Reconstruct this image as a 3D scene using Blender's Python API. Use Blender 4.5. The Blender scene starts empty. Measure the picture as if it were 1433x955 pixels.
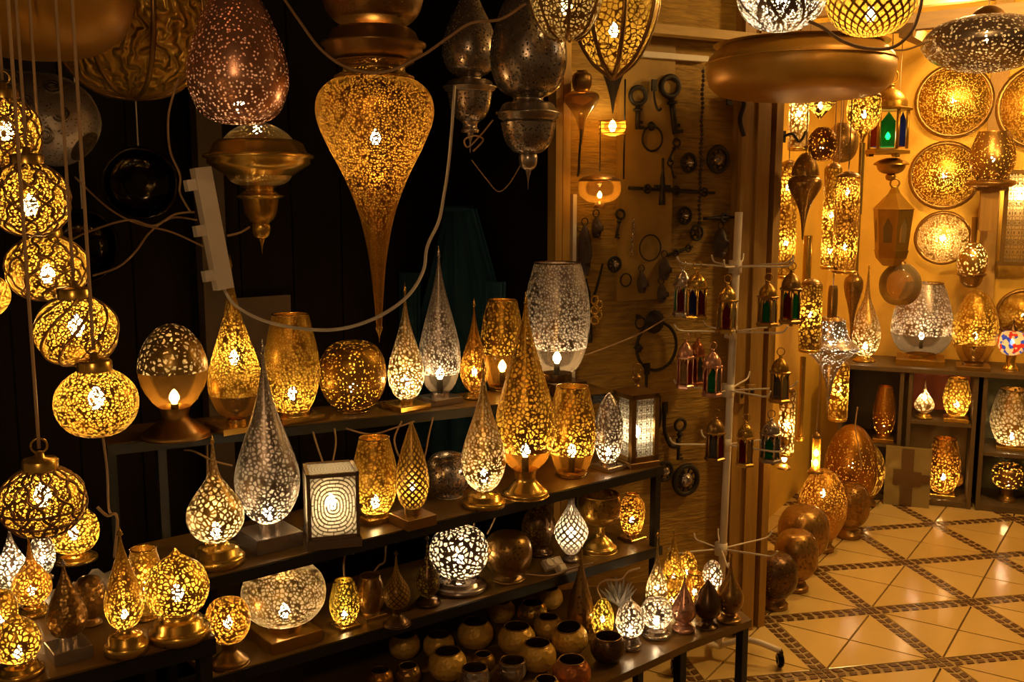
import bpy, math, random
from math import radians, sin, cos, pi, atan2, sqrt
from mathutils import Vector, Matrix

# ------------------------------------------------------------------ camera, world, lights, exposure
S = bpy.context.scene
COL = S.collection
RNG = random.Random(11)
F, CX, CY = 1400.0, 716.5, 477.5
PITCH, CAMZ = radians(8.25), 1.6
CAM = Vector((0, 0, CAMZ))
cd = bpy.data.cameras.new('camera')
cd.sensor_width = 36.0
cd.lens = F / 1433.0 * 36.0
cd.clip_start = 0.02
cam = bpy.data.objects.new('camera', cd)
cam.location = CAM
cam.rotation_euler = (radians(90) - PITCH, 0, 0)
COL.objects.link(cam)
S.camera = cam

w = bpy.data.worlds.new('night')
w.use_nodes = True
w.node_tree.nodes['Background'].inputs[0].default_value = (1.0, 0.55, 0.22, 1)
w.node_tree.nodes['Background'].inputs[1].default_value = 0.09
S.world = w


def lamp_light(name, loc, power, radius, col=(1, .70, .27)):
    l = bpy.data.lights.new(name, 'POINT')
    l.energy = power
    l.shadow_soft_size = radius
    l.color = col
    o = bpy.data.objects.new(name, l)
    o.location = loc
    COL.objects.link(o)
    return o


lamp_light('shop_ceiling_light', (2.35, 3.3, 2.42), 85, .09, (1, .60, .19))       # the shop's own ceiling lamps, above the frame
lamp_light('shop_ceiling_light', (1.9, 4.3, 2.42), 85, .09, (1, .60, .19))
lamp_light('wall_fill_light', (1.15, 2.5, 2.45), 9, .09, (1, .60, .2))            # added to brighten the hung wall, unseen above the frame
lamp_light('street_light', (-.3, -.6, 2.3), 30, .12, (1, .61, .28))                # a street lamp, above and behind the viewer
S.view_settings.view_transform = 'Standard'
S.view_settings.look = 'None'
S.view_settings.exposure = 0.0
S.view_settings.gamma = 1.0
S.view_settings.use_curve_mapping = False
S.cycles.max_bounces = 10
S.cycles.diffuse_bounces = 3
S.cycles.glossy_bounces = 4
S.cycles.transmission_bounces = 6
S.cycles.transparent_max_bounces = 16
S.cycles.caustics_reflective = False
S.cycles.caustics_refractive = False
S.cycles.sample_clamp_indirect = 4.0

# ------------------------------------------------------------------ photograph geometry -> world points


def ray(px, py):
    a, b = (px - CX) / F, (CY - py) / F
    return Vector((a, cos(PITCH) + b * sin(PITCH), -sin(PITCH) + b * cos(PITCH)))


def at(px, py, y):
    d = ray(px, py)
    return CAM + d * (y / d.y)


def on_z(px, py, z):
    d = ray(px, py)
    return CAM + d * ((z - CAMZ) / d.z)


def on_plane(px, py, o, n):
    d = ray(px, py)
    return CAM + d * ((o - CAM).dot(n) / d.dot(n))


def pxm(p):
    """metres per photograph pixel at world point p"""
    r = p - CAM
    return (r.y * cos(PITCH) - r.z * sin(PITCH)) / F


def z_at(p, py):
    """height above p's foot at which the vertical through p meets image row py"""
    b = (CY - py) / F
    y = p.y
    return CAMZ + y * (b * cos(PITCH) - sin(PITCH)) / (cos(PITCH) + b * sin(PITCH))


def facing(p):
    return -atan2(p.x, p.y)


def basis(z, up=Vector((0, 0, 1))):
    """rotation that turns local z onto z"""
    Z = z.normalized()
    X = up.cross(Z)
    X = X.normalized() if X.length > 1e-5 else Z.orthogonal().normalized()
    return Matrix((X, Z.cross(X), Z)).transposed()


# ------------------------------------------------------------------ materials
MATS = {}


def nt(name):
    m = bpy.data.materials.new(name)
    m.use_nodes = True
    t = m.node_tree
    t.nodes.clear()
    out = t.nodes.new('ShaderNodeOutputMaterial')
    return m, t, out


def node(t, kind, **kw):
    n = t.nodes.new(kind)
    for k, v in kw.items():
        if k.startswith('_'):
            setattr(n, k[1:], v)
        else:
            n.inputs[k.replace('__', ' ')].default_value = v
    return n


def math_(t, op, a, b=None, c=None):
    n = t.nodes.new('ShaderNodeMath')
    n.operation = op
    for i, v in enumerate((a, b, c)):
        if v is None:
            continue
        if isinstance(v, (int, float)):
            n.inputs[i].default_value = v
        else:
            t.links.new(v, n.inputs[i])
    return n.outputs[0]


METAL = {
    'gold': ((.42, .22, .024), .78, .36), 'pale': ((.44, .27, .07), .78, .36), 'amber': ((.42, .18, .015), .78, .36),
    'silver': ((.35, .285, .24), .8, .33), 'copper': ((.74, .38, .25), .65, .27), 'dark': ((.12, .065, .025), .7, .3),
    'bronze': ((.34, .19, .05), .75, .33), 'green': ((.46, .36, .05), .75, .35), 'pewter': ((.36, .29, .23), .8, .25),
    'brightsilver': ((.78, .68, .6), .5, .34), 'brightgold': ((.82, .48, .07), .55, .34), 'dimgold': ((.55, .28, .035), .35, .4),
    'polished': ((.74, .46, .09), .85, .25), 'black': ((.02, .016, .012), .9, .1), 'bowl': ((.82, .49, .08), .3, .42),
    'redcopper': ((.5, .17, .05), .7, .32), 'silver_solid': ((.56, .48, .42), .85, .25), 'iron': ((.028, .019, .012), .4, .6),
}
# translucent layer added in the holes of pierced sheets, so bulbs make them glow
HOLE_GLOW = {'silver': (.95, .84, .66), 'pale': (.95, .78, .42), 'amber': (.9, .5, .08), 'copper': (.9, .6, .4), 'pewter': (.8, .7, .55)}


def metal_mat(metal, pat=None, cell=.01, thick=.15):
    if pat in ('cell', 'ogee', 'spiral', 'petal'):
        cell *= 1.0
    if pat == 'dots':
        thick = max(thick, .3)
    cell = round(cell * 2500) / 2500 if cell else 0
    key = (metal, pat, cell, thick)
    if key in MATS:
        return MATS[key]
    col, met, rough = METAL[metal]
    m, t, out = nt('%s_%s' % (metal, pat or 'plain'))
    bs = node(t, 'ShaderNodeBsdfPrincipled', Metallic=met, Roughness=rough)
    tc = t.nodes.new('ShaderNodeTexCoord')
    nz = node(t, 'ShaderNodeTexNoise', Scale=22.0, Detail=3.0)
    t.links.new(tc.outputs['Object'], nz.inputs['Vector'])
    mx = t.nodes.new('ShaderNodeMix')
    mx.data_type = 'RGBA'
    mx.inputs[6].default_value = (col[0] * .72, col[1] * .68, col[2] * .62, 1)
    mx.inputs[7].default_value = (min(1, col[0] * 1.1), col[1] * 1.1, col[2] * 1.1, 1)
    t.links.new(nz.outputs['Fac'], mx.inputs[0])
    t.links.new(mx.outputs[2], bs.inputs['Base Color'])
    if pat in ('hammer', 'emboss'):
        vo = node(t, 'ShaderNodeTexVoronoi', Scale=1.0 / cell)
        t.links.new(tc.outputs['Object'], vo.inputs['Vector'])
        bp = node(t, 'ShaderNodeBump', Strength=.5 if pat == 'hammer' else .9, Distance=.004 if pat == 'hammer' else .012)
        src = vo.outputs['Distance']
        if pat == 'emboss':
            wv = node(t, 'ShaderNodeTexWave', Scale=.16 / cell, Distortion=14.0, Detail=2.0)
            wv.inputs['Detail Scale'].default_value = 2.0
            t.links.new(tc.outputs['Object'], wv.inputs['Vector'])
            src = wv.outputs['Fac']
        t.links.new(src, bp.inputs['Height'])
        t.links.new(bp.outputs[0], bs.inputs['Normal'])
        t.links.new(bs.outputs[0], out.inputs[0])
    elif pat is None:
        t.links.new(bs.outputs[0], out.inputs[0])
    else:
        uv = t.nodes.new('ShaderNodeSeparateXYZ')
        t.links.new(tc.outputs['UV'], uv.inputs[0])
        u, v = uv.outputs[0], uv.outputs[1]

        def cells(c, th):
            vo = node(t, 'ShaderNodeTexVoronoi', Scale=1.0 / c)
            vo.feature = 'DISTANCE_TO_EDGE'
            t.links.new(tc.outputs['Object'], vo.inputs['Vector'])
            return math_(t, 'GREATER_THAN', vo.outputs['Distance'], th)

        def lat(nu, mv, th, off=0.0):
            a = math_(t, 'FRACT', math_(t, 'ADD', math_(t, 'MULTIPLY_ADD', u, nu, off), math_(t, 'MULTIPLY', v, mv)))
            b = math_(t, 'FRACT', math_(t, 'SUBTRACT', math_(t, 'MULTIPLY_ADD', u, nu, off), math_(t, 'MULTIPLY', v, mv)))
            a = math_(t, 'ABSOLUTE', math_(t, 'SUBTRACT', a, .5))
            b = math_(t, 'ABSOLUTE', math_(t, 'SUBTRACT', b, .5))
            return math_(t, 'LESS_THAN', math_(t, 'MAXIMUM', a, b), .5 - th)
        if pat == 'cell':
            hole = cells(cell, thick)
        elif pat == 'dots':
            vo = node(t, 'ShaderNodeTexVoronoi', Scale=1.0 / cell, Randomness=.8)
            t.links.new(tc.outputs['Object'], vo.inputs['Vector'])
            hole = math_(t, 'LESS_THAN', vo.outputs['Distance'], thick)
        elif pat == 'lattice':
            hole = lat(14.0, 14.0, thick)
        elif pat == 'lattice_fine':
            hole = lat(24.0, 24.0, thick)
        elif pat == 'ogee':
            wv = math_(t, 'MULTIPLY', math_(t, 'SINE', math_(t, 'MULTIPLY', v, 2 * pi * 14)), .012)
            u = math_(t, 'ADD', u, wv)
            hole = math_(t, 'MULTIPLY', lat(7.0, 7.0, .055), cells(cell, thick))
        elif pat == 'spiral':
            a = math_(t, 'FRACT', math_(t, 'MULTIPLY_ADD', u, 9.0, math_(t, 'MULTIPLY', v, 9.0)))
            hole = math_(t, 'MULTIPLY', math_(t, 'GREATER_THAN', a, .13), cells(cell, thick))
        elif pat == 'petal':
            hole = math_(t, 'MULTIPLY', lat(8.0, 5.0, .06, .5), cells(cell, thick))
        tr = t.nodes.new('ShaderNodeBsdfTransparent')
        ms = t.nodes.new('ShaderNodeMixShader')
        t.links.new(hole, ms.inputs[0])
        t.links.new(bs.outputs[0], ms.inputs[1])
        tl = node(t, 'ShaderNodeBsdfTranslucent', Color=(*HOLE_GLOW.get(metal, (.95, .62, .10)), 1))
        m2 = node(t, 'ShaderNodeMixShader', Fac=.5)
        t.links.new(tr.outputs[0], m2.inputs[1])
        t.links.new(tl.outputs[0], m2.inputs[2])
        t.links.new(m2.outputs[0], ms.inputs[2])
        t.links.new(ms.outputs[0], out.inputs[0])
    MATS[key] = m
    return m


def bulb_mat(strength, col):
    strength = round(strength / 4) * 4
    key = ('bulb', strength, col)
    if key not in MATS:
        m, t, out = nt('glowing_bulb')
        e = node(t, 'ShaderNodeEmission', Color=(*col, 1), Strength=float(strength))
        t.links.new(e.outputs[0], out.inputs[0])
        MATS[key] = m
    return MATS[key]


def plain(name, col, rough=.5, metallic=0.0, noise=.25, nscale=12.0, bump=0.0, stretch=(1, 1, 1), spec=.5):
    key = ('plain', name)
    if key in MATS:
        return MATS[key]
    m, t, out = nt(name)
    bs = node(t, 'ShaderNodeBsdfPrincipled', Metallic=metallic, Roughness=rough)
    bs.inputs['Specular IOR Level'].default_value = spec
    tc = t.nodes.new('ShaderNodeTexCoord')
    mp = t.nodes.new('ShaderNodeMapping')
    mp.inputs['Scale'].default_value = stretch
    t.links.new(tc.outputs['Object'], mp.inputs[0])
    nz = node(t, 'ShaderNodeTexNoise', Scale=nscale, Detail=5.0, Roughness=.6)
    t.links.new(mp.outputs[0], nz.inputs['Vector'])
    mx = t.nodes.new('ShaderNodeMix')
    mx.data_type = 'RGBA'
    mx.inputs[6].default_value = tuple(c * (1 - noise * 1.6) for c in col) + (1,)
    mx.inputs[7].default_value = tuple(min(1, c * (1 + noise)) for c in col) + (1,)
    t.links.new(nz.outputs['Fac'], mx.inputs[0])
    t.links.new(mx.outputs[2], bs.inputs['Base Color'])
    if bump:
        bp = node(t, 'ShaderNodeBump', Strength=bump, Distance=.01)
        t.links.new(nz.outputs['Fac'], bp.inputs['Height'])
        t.links.new(bp.outputs[0], bs.inputs['Normal'])
    t.links.new(bs.outputs[0], out.inputs[0])
    MATS[key] = m
    return m


def glass_mat(name, col, mixf=.35, rough=.1):
    key = ('glass', name)
    if key in MATS:
        return MATS[key]
    m, t, out = nt(name)
    tr = node(t, 'ShaderNodeBsdfTransparent', Color=(*col, 1))
    gl = node(t, 'ShaderNodeBsdfPrincipled', Roughness=rough)
    gl.inputs['Base Color'].default_value = (col[0] * .6, col[1] * .6, col[2] * .6, 1)
    fr = node(t, 'ShaderNodeFresnel', IOR=1.5)
    f2 = math_(t, 'MULTIPLY_ADD', fr.outputs[0], 1.0 - mixf, mixf)
    ms = t.nodes.new('ShaderNodeMixShader')
    t.links.new(f2, ms.inputs[0])
    t.links.new(tr.outputs[0], ms.inputs[1])
    t.links.new(gl.outputs[0], ms.inputs[2])
    t.links.new(ms.outputs[0], out.inputs[0])
    MATS[key] = m
    return m


def M_wood():
    return plain('ochre_wood', (.36, .19, .03), .55, noise=.3, nscale=9, bump=.25, stretch=(6, 6, .5))


def M_shelf():
    return plain('dark_shelf_metal', (.006, .004, .0025), .5, 0, noise=.3, nscale=14)


def M_white():
    return plain('white_plastic', (.82, .70, .56), .4, noise=.1)


def M_cord():
    return plain('tan_cord', (.45, .27, .12), .6, noise=.15)


def M_cable():
    return plain('white_cable', (.7, .6, .48), .5, noise=.1)


def M_iron():
    return metal_mat('iron')


# ------------------------------------------------------------------ mesh helpers
def mesh_obj(name, data, mats, parent=None, smooth=True, uvs=None, midx=None, flat_auto=None):
    vs, fs = data
    me = bpy.data.meshes.new(name)
    me.from_pydata([tuple(v) for v in vs], [], fs)
    if not isinstance(mats, (list, tuple)):
        mats = [mats]
    for m in mats:
        me.materials.append(m)
    if smooth:
        me.polygons.foreach_set('use_smooth', [True] * len(me.polygons))
    if midx:
        me.polygons.foreach_set('material_index', midx)
    if uvs:
        l = me.uv_layers.new(name='UVMap')
        flat = []
        for f in uvs:
            for c in f:
                flat += [c[0], c[1]]
        l.data.foreach_set('uv', flat)
    me.update()
    o = bpy.data.objects.new(name, me)
    COL.objects.link(o)
    if parent is not None:
        o.parent = parent
    return o


def thing(name, label, cat, loc, rotz=0.0, group=None):
    o = bpy.data.objects.new(name, None)
    o.empty_display_size = .05
    COL.objects.link(o)
    o.location = loc
    o.rotation_euler = (0, 0, rotz)
    tag(o, label, cat, group)
    return o


def tag(o, label, cat, group=None):
    o['label'] = label
    o['category'] = cat
    if group:
        o['group'] = group
    return o


def structure(o, label=None):
    o['kind'] = 'structure'
    if label:
        o['label'] = label
    return o


def smooth_profile(p, n=6):
    if len(p) < 3:
        return p
    out = []
    q = [p[0]] + list(p) + [p[-1]]
    for i in range(1, len(q) - 2):
        for k in range(n):
            t = k / n
            c = []
            for d in range(2):
                a, b, e, g = q[i - 1][d], q[i][d], q[i + 1][d], q[i + 2][d]
                c.append(.5 * (2 * b + (e - a) * t + (2 * a - 5 * b + 4 * e - g) * t * t + (3 * b - a - 3 * e + g) * t ** 3))
            out.append((max(0.0, c[0]), c[1]))
    out.append(tuple(p[-1]))
    return out


def lathe(profile, seg=28):
    """profile of (r, z) from one end to the other; returns verts, faces, uvs, mean z per face"""
    vs, fs, uvs, zs = [], [], [], []
    rmax = max(r for r, _ in profile) or 1e-4
    arc = [0.0]
    for i in range(1, len(profile)):
        arc.append(arc[-1] + sqrt((profile[i][0] - profile[i - 1][0]) ** 2 + (profile[i][1] - profile[i - 1][1]) ** 2))
    circ = 2 * pi * rmax
    for r, z in profile:
        r = max(r, 2e-5)
        for k in range(seg):
            a = pi / 2 + 2 * pi * k / seg
            vs.append((r * cos(a), r * sin(a), z))
    for i in range(len(profile) - 1):
        for k in range(seg):
            k2 = (k + 1) % seg
            fs.append((i * seg + k, i * seg + k2, (i + 1) * seg + k2, (i + 1) * seg + k))
            u0, u1, v0, v1 = k / seg, (k + 1) / seg, arc[i] / circ, arc[i + 1] / circ
            uvs.append(((u0, v0), (u1, v0), (u1, v1), (u0, v1)))
            zs.append((profile[i][1] + profile[i + 1][1]) / 2)
    return vs, fs, uvs, zs


def box(sx, sy, sz, c=(0, 0, 0), rot=0.0, bev=0.0):
    """box centred on c in x and y, resting on c.z, with a chamfered top edge when bev > 0"""
    x, y = sx / 2, sy / 2
    if bev:
        rings = [(x, y, 0), (x, y, sz - bev), (x - bev, y - bev, sz)]
    else:
        rings = [(x, y, 0), (x, y, sz)]
    vs, fs = [], []
    for rx, ry, z in rings:
        vs += [(-rx, -ry, z), (rx, -ry, z), (rx, ry, z), (-rx, ry, z)]
    n = len(rings)
    fs.append((3, 2, 1, 0))
    for i in range(n - 1):
        for k in range(4):
            fs.append((i * 4 + k, i * 4 + (k + 1) % 4, i * 4 + 4 + (k + 1) % 4, i * 4 + 4 + k))
    fs.append(tuple((n - 1) * 4 + k for k in range(4)))
    ca, sa = cos(rot), sin(rot)
    vs = [(c[0] + v[0] * ca - v[1] * sa, c[1] + v[0] * sa + v[1] * ca, c[2] + v[2]) for v in vs]
    return vs, fs


def join(*ds):
    vs, fs = [], []
    for d in ds:
        b = len(vs)
        vs += list(d[0])
        fs += [tuple(i + b for i in f) for f in d[1]]
    return vs, fs


def spline(pts, n=6):
    pts = [Vector(p) for p in pts]
    if len(pts) < 3 or n < 2:
        return pts
    q = [pts[0]] + pts + [pts[-1]]
    out = []
    for i in range(1, len(q) - 2):
        a, b, c, d = q[i - 1], q[i], q[i + 1], q[i + 2]
        for k in range(n):
            t = k / n
            out.append(.5 * (2 * b + (c - a) * t + (2 * a - 5 * b + 4 * c - d) * t * t + (3 * b - a - 3 * c + d) * t ** 3))
    out.append(pts[-1])
    return out


def tube(pts, r, seg=6, n=6, closed=False):
    P = spline(pts, n) if not closed else [Vector(p) for p in pts]
    vs, fs = [], []
    prev = None
    N = len(P)
    for i, p in enumerate(P):
        a = P[(i - 1) % N] if (closed or i) else P[i]
        b = P[(i + 1) % N] if (closed or i < N - 1) else P[i]
        d = (b - a).normalized() if (b - a).length > 1e-9 else Vector((0, 0, 1))
        if prev is None:
            s = d.orthogonal().normalized()
        else:
            s = (prev - d * prev.dot(d))
            s = s.normalized() if s.length > 1e-6 else d.orthogonal().normalized()
        prev = s
        u = d.cross(s)
        rr = r[min(i * len(r) // N, len(r) - 1)] if isinstance(r, (list, tuple)) else r
        for k in range(seg):
            an = 2 * pi * k / seg
            vs.append(p + s * (cos(an) * rr) + u * (sin(an) * rr))
    for i in range(N if closed else N - 1):
        for k in range(seg):
            j = (i + 1) % N
            fs.append((i * seg + k, i * seg + (k + 1) % seg, j * seg + (k + 1) % seg, j * seg + k))
    if not closed:
        fs.append(tuple(reversed(range(seg))))
        fs.append(tuple((N - 1) * seg + k for k in range(seg)))
    return vs, fs


def ring(R, r, plane='xz', c=(0, 0, 0), n=24, seg=6, squash=1.0):
    pts = []
    for k in range(n):
        a = 2 * pi * k / n
        x, y = R * cos(a), R * sin(a) * squash
        pts.append(Vector(c) + (Vector((x, 0, y)) if plane == 'xz' else Vector((x, y, 0)) if plane == 'xy' else Vector((0, x, y))))
    return tube(pts, r, seg, 1, True)


PROF = {
    'tear': [(.34, 0), (.66, .05), (.93, .15), (1, .25), (.92, .35), (.66, .50), (.40, .64), (.20, .78), (.09, .90), (.035, 1)],
    'slimtear': [(.42, 0), (.74, .06), (.96, .17), (1, .27), (.93, .38), (.70, .53), (.46, .67), (.24, .81), (.11, .92), (.05, 1)],
    'fattear': [(.40, 0), (.75, .06), (.97, .17), (1, .27), (.90, .38), (.55, .53), (.25, .66), (.12, .80), (.07, .92), (.04, 1)],
    'drop': [(.5, 0), (.8, .08), (1, .26), (.95, .42), (.72, .62), (.40, .82), (.15, .95), (.04, 1)],
    'vase': [(.62, 0), (.80, .12), (.96, .30), (1, .45), (.95, .62), (.80, .84), (.68, .97), (.66, 1)],
    'tallvase': [(.58, 0), (.80, .12), (.97, .30), (1, .42), (.94, .62), (.76, .86), (.64, 1)],
    'bigvase': [(.45, 0), (.66, .06), (.86, .2), (.97, .38), (1, .52), (.92, .74), (.76, .93), (.69, 1)],
    'egg': [(.46, 0), (.66, .08), (.91, .26), (1, .44), (.95, .60), (.76, .79), (.46, .93), (.2, .985), (0, 1)],
    'globe': [(.40, 0), (.70, .08), (.93, .27), (1, .50), (.93, .73), (.70, .91), (.40, .975), (0, 1)],
    'fullglobe': [(0, 0), (.40, .03), (.70, .12), (.93, .30), (1, .50), (.93, .70), (.72, .86), (.45, .97), (.3, 1)],
    'spindle': [(.5, 0), (.78, .12), (1, .35), (.98, .55), (.72, .78), (.34, .93), (.08, 1)],
    'onion': [(.50, 0), (.80, .08), (1, .3), (.97, .5), (.8, .68), (.5, .8), (.2, .9), (.04, 1)],
    'lat': [(.30, 0), (.55, .08), (.95, .3), (1, .42), (.82, .56), (.45, .74), (.22, .88), (.2, 1)],
    'bowlcup': [(.32, 0), (.62, .08), (.92, .32), (1, .6), (.97, .85), (.90, 1)],
    'invtear': [(.02, 0), (.05, .02), (.09, .15), (.16, .3), (.30, .46), (.52, .6), (.78, .72), (.95, .81), (1, .88), (.93, .94), (.72, .985), (.5, 1)],
    'copper': [(0, 0), (.45, .015), (.78, .08), (.97, .22), (1, .33), (.93, .48), (.70, .68), (.45, .84), (.3, 1)],
    'dome': [(0, 0), (.38, .03), (.68, .12), (.89, .28), (.99, .5), (1, .65), (.94, .82), (.8, 1)],
    'cap': [(1, 0), (.95, .25), (.75, .6), (.42, .9), (.2, 1)],
    'bowl': [(.22, 0), (.55, .1), (.85, .42), (1, 1)],
    'disc': [(.60, 0), (.72, .12), (.93, .34), (.93, .46), (1, .5), (1, .58), (.88, .64), (.80, .9), (.7, 1)],
    'flat': [(.05, 0), (.45, .06), (.8, .22), (.97, .42), (1, .52), (.96, .64), (.78, .84), (.42, .97), (.06, 1)],
    'neck': [(.9, 0), (1, .2), (.8, .4), (.78, .65), (1, .9), (.9, 1)],
    'cyl': [(1, 0), (1, 1)],
    'finial': [(.0, 0), (.25, .15), (.12, .35), (.5, .5), (.2, .62), (.9, .75), (1, .88), (.6, 1)],
    'candle': [(.55, 0), (.62, .12), (.95, .3), (1, .45), (.75, .7), (.3, .92), (.02, 1)],
    'funnel': [(.04, 0), (.12, .12), (.3, .4), (.62, .72), (1, 1)],
    'jar': [(.4, 0), (.8, .15), (1, .5), (.9, .8), (.5, .95), (.55, 1)],
    'waist': [(.86, 0), (.97, .3), (1, .6), (.9, .9), (.75, 1)],
    'funnelbud': [(.02, 0), (.25, .05), (.5, .12), (.77, .26), (.95, .42), (1, .55), (.92, .78), (.6, 1)],
    'puff': [(0, 0), (.68, .03), (.92, .16), (1, .42), (.99, .62), (.94, .74), (.78, .92), (.4, 1)],
    'waisted': [(.48, 0), (.72, .06), (.94, .2), (1, .36), (.94, .56), (.78, .8), (.62, .97), (.6, 1)],
    'cone': [(.03, 0), (1, 1)],
    'diamond': [(.02, 0), (.06, .15), (.16, .34), (.42, .53), (.80, .64), (1, .70), (.92, .74), (.68, .80), (.55, .9), (.48, 1)],
}
SHARP = {'disc', 'cyl', 'cone'}


def prof(kind, R, z0, z1, n=5):
    p = PROF[kind]
    p = p if kind in SHARP else smooth_profile(p, n)
    return [(max(0.0, r) * R, z0 + (z1 - z0) * t) for r, t in p]


def lathe_part(name, parent, profile, mats, seg=28, solid=None, smooth=True):
    vs, fs, uvs, zs = lathe(profile, seg)
    midx = None
    if solid:
        lo, hi = solid
        midx = [1 if lo <= z <= hi else 0 for z in zs]
    return mesh_obj(name, (vs, fs), mats, parent, smooth, uvs, midx)


BULB_COL = (1.0, .65, .25)
WARM_WHITE = (1.0, .72, .40)
GLOW = 150.0


def add_bulb(parent, z, R, k=1.0, col=BULB_COL, r=None, sock=None, x=0, y=0, tall=3.0):
    r = r or min(.012, max(.007, R * .16))
    b = lathe_part('bulb', parent, prof('candle', r, 0, r * tall, 2), bulb_mat(GLOW * k * (max(R, .03) / .08) ** 1.35 * (.011 / r) ** 1.3, col), 8)
    b.location = (x, y, z)
    if sock:
        s = lathe_part('socket', b, [(0, 0), (r * .75, 0), (r * .75, sock), (0, sock)], M_iron(), 8)
        s.location = (0, 0, -sock)
    return b


SHELF_YAW = 0.0      # set below


def lamp(label, px, bot, top, wpx, surf, kind='tear', metal='gold', pat='cell', cell=6, lit=1.0, bulb=None, base=None,
         fin=None, solid=None, name='table_lamp', thick=.15, col=None, group=None, cat='lamp', lift=0.0, base_metal=None, yaw=None, at_point=None):
    bt, bw, bh = base or ('none', wpx * .5, 0)
    if at_point is not None:
        c = at_point.copy()
        z0 = c.z
    else:
        p0 = on_z(px, bot, surf)
        rb = bw * pxm(p0) / 2
        away = Vector((p0.x, p0.y, 0)).normalized()
        c = p0 + away * rb * (1.0 if bt != 'sq' else 1.15)
        z0 = surf
    m = pxm(c)
    R = wpx * m / 2
    hb = bh * m
    ztop = z_at(c, top)
    rz = facing(c)
    z0 += .0008
    t = thing(name, label, cat, (c.x, c.y, z0), rz, group)
    H = ztop - z0 - hb
    hf = 0.0
    if fin is None:
        fin = kind in ('tear', 'slimtear', 'fattear')
    if fin:
        hf = min(.035, H * .09)
    z1 = hb + H - hf
    mats = [metal_mat(metal, pat, cell * m if cell else 0, thick)]
    sol = None
    if solid:
        mats.append(glass_mat('tinted_silver', (.42, .36, .28), .3, .12) if metal == 'silver' else glass_mat('tinted_gold', (.62, .36, .07) if metal != 'pale' else (.5, .32, .1), .3, .14))
        sol = (hb + (z1 - hb) * solid[0], hb + (z1 - hb) * solid[1])
    P = prof(kind, R, hb, z1)
    lathe_part('shade', t, P, mats, 32, sol)
    bm_ = metal_mat(base_metal or ('polished' if metal in ('gold', 'pale', 'amber', 'green') else 'silver_solid' if metal == 'silver' else metal))
    r_end = P[-1][0]
    if r_end > R * .3 and kind not in ('lat',):
        rim = ring(r_end, .0022, 'xy', (0, 0, z1), 24, 5)
        mesh_obj('rim', rim, bm_, t)
    if bt == 'sq':
        y = (SHELF_YAW if yaw is None else yaw) - rz
        s = bw * m / 1.25
        mesh_obj('base', box(s, s, hb * .62, rot=y, bev=.0015), bm_, t, False)
        lathe_part('collar', t, [(P[0][0] * 1.02, hb * .62), (P[0][0] * 1.02, hb * .95), (P[0][0], hb)], bm_, 20)
    elif bt == 'rd':
        B = bw * m / 2
        lathe_part('base', t, [(0, 0), (B, 0), (B, hb * .3), (B * .93, hb * .38), (B * .8, hb * .45), (B * .78, hb * .68), (B * .6, hb * .76), (P[0][0] * 1.05, hb * .85), (P[0][0], hb)], bm_, 28)
    elif bt == 'ped':
        B = bw * m / 2
        q = P[0][0]
        lathe_part('base', t, smooth_profile([(0, 0), (B * .98, 0), (B, hb * .02), (B, hb * .14), (B * .86, hb * .22), (B * .66, hb * .4), (q * .85, hb * .62), (q * .9, hb * .85), (q, hb)], 3), bm_, 28)
    if fin:
        lathe_part('finial', t, [(a, b) for a, b in [(max(.003, r_end), z1), (.006, z1 + hf * .2), (.0035, z1 + hf * .35), (.0045, z1 + hf * .5), (.002, z1 + hf * .62), (.0004, z1 + hf)]], bm_, 8)
    if lit:
        bz = (z_at(c, bulb) - z0) if bulb else hb + (z1 - hb) * .3
        r = min(.0125, max(.006, R * .2))
        bz = max(hb + .004, bz - r * 1.5)
        add_bulb(t, bz, R, lit, col or (WARM_WHITE if metal in ('silver', 'pale') else BULB_COL), r, max(.004, min(.05, bz - hb * .9)))
    return t


def stack(name, label, cat, px, y, parts, bulbs=(), cord=None, group=None, cord_r=.0022, cord_mat=None, base_py=None, tilt=0):
    """things turned about a vertical axis seen at column px and depth y; parts = (part, top row, bottom row, width, profile, metal, pattern, cell)"""
    lowest = max(p[2] for p in parts)
    c = at(px, lowest, y)
    z0 = c.z
    t = thing(name, label, cat, c, facing(c), group)
    m = pxm(c)
    for p in parts:
        pn, tp, bp, wp, kind, metal = p[:6]
        pat = p[6] if len(p) > 6 else None
        cell = p[7] if len(p) > 7 else 5
        th = p[8] if len(p) > 8 else (.15 if pat != 'dots' else .3)
        seg = p[9] if len(p) > 9 else 32
        za, zb = z_at(c, bp) - z0, z_at(c, tp) - z0
        mat = glass_mat(metal, GLASS[metal]) if metal in GLASS else metal_mat(metal, pat, cell * m, th)
        lathe_part(pn, t, prof(kind, wp * m / 2, za, zb), [mat], seg, smooth=seg > 8)
    for b in bulbs:
        py, k = b[0], b[1]
        R = (b[2] if len(b) > 2 else parts[0][3]) * m / 2
        col = b[3] if len(b) > 3 else BULB_COL
        add_bulb(t, z_at(c, py) - z0 - .012, R, k, col)
    if cord is not None:
        tp = min(p[1] for p in parts)
        za = z_at(c, tp) - z0
        zb = (cord - z0)
        if zb > za:
            mesh_obj('cord', tube([(0, 0, za - .004), (0, 0, zb)], cord_r, 6, 1), cord_mat or M_cord(), t)
    return t


GLASS = {'clear_glass': (.75, .58, .3), 'smoke_glass': (.3, .26, .2), 'amber_glass': (.75, .5, .16), 'red_glass': (.45, .02, .01), 'green_glass': (.02, .42, .1),
         'blue_glass': (.02, .04, .3)}
CEIL = 2.6

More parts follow.
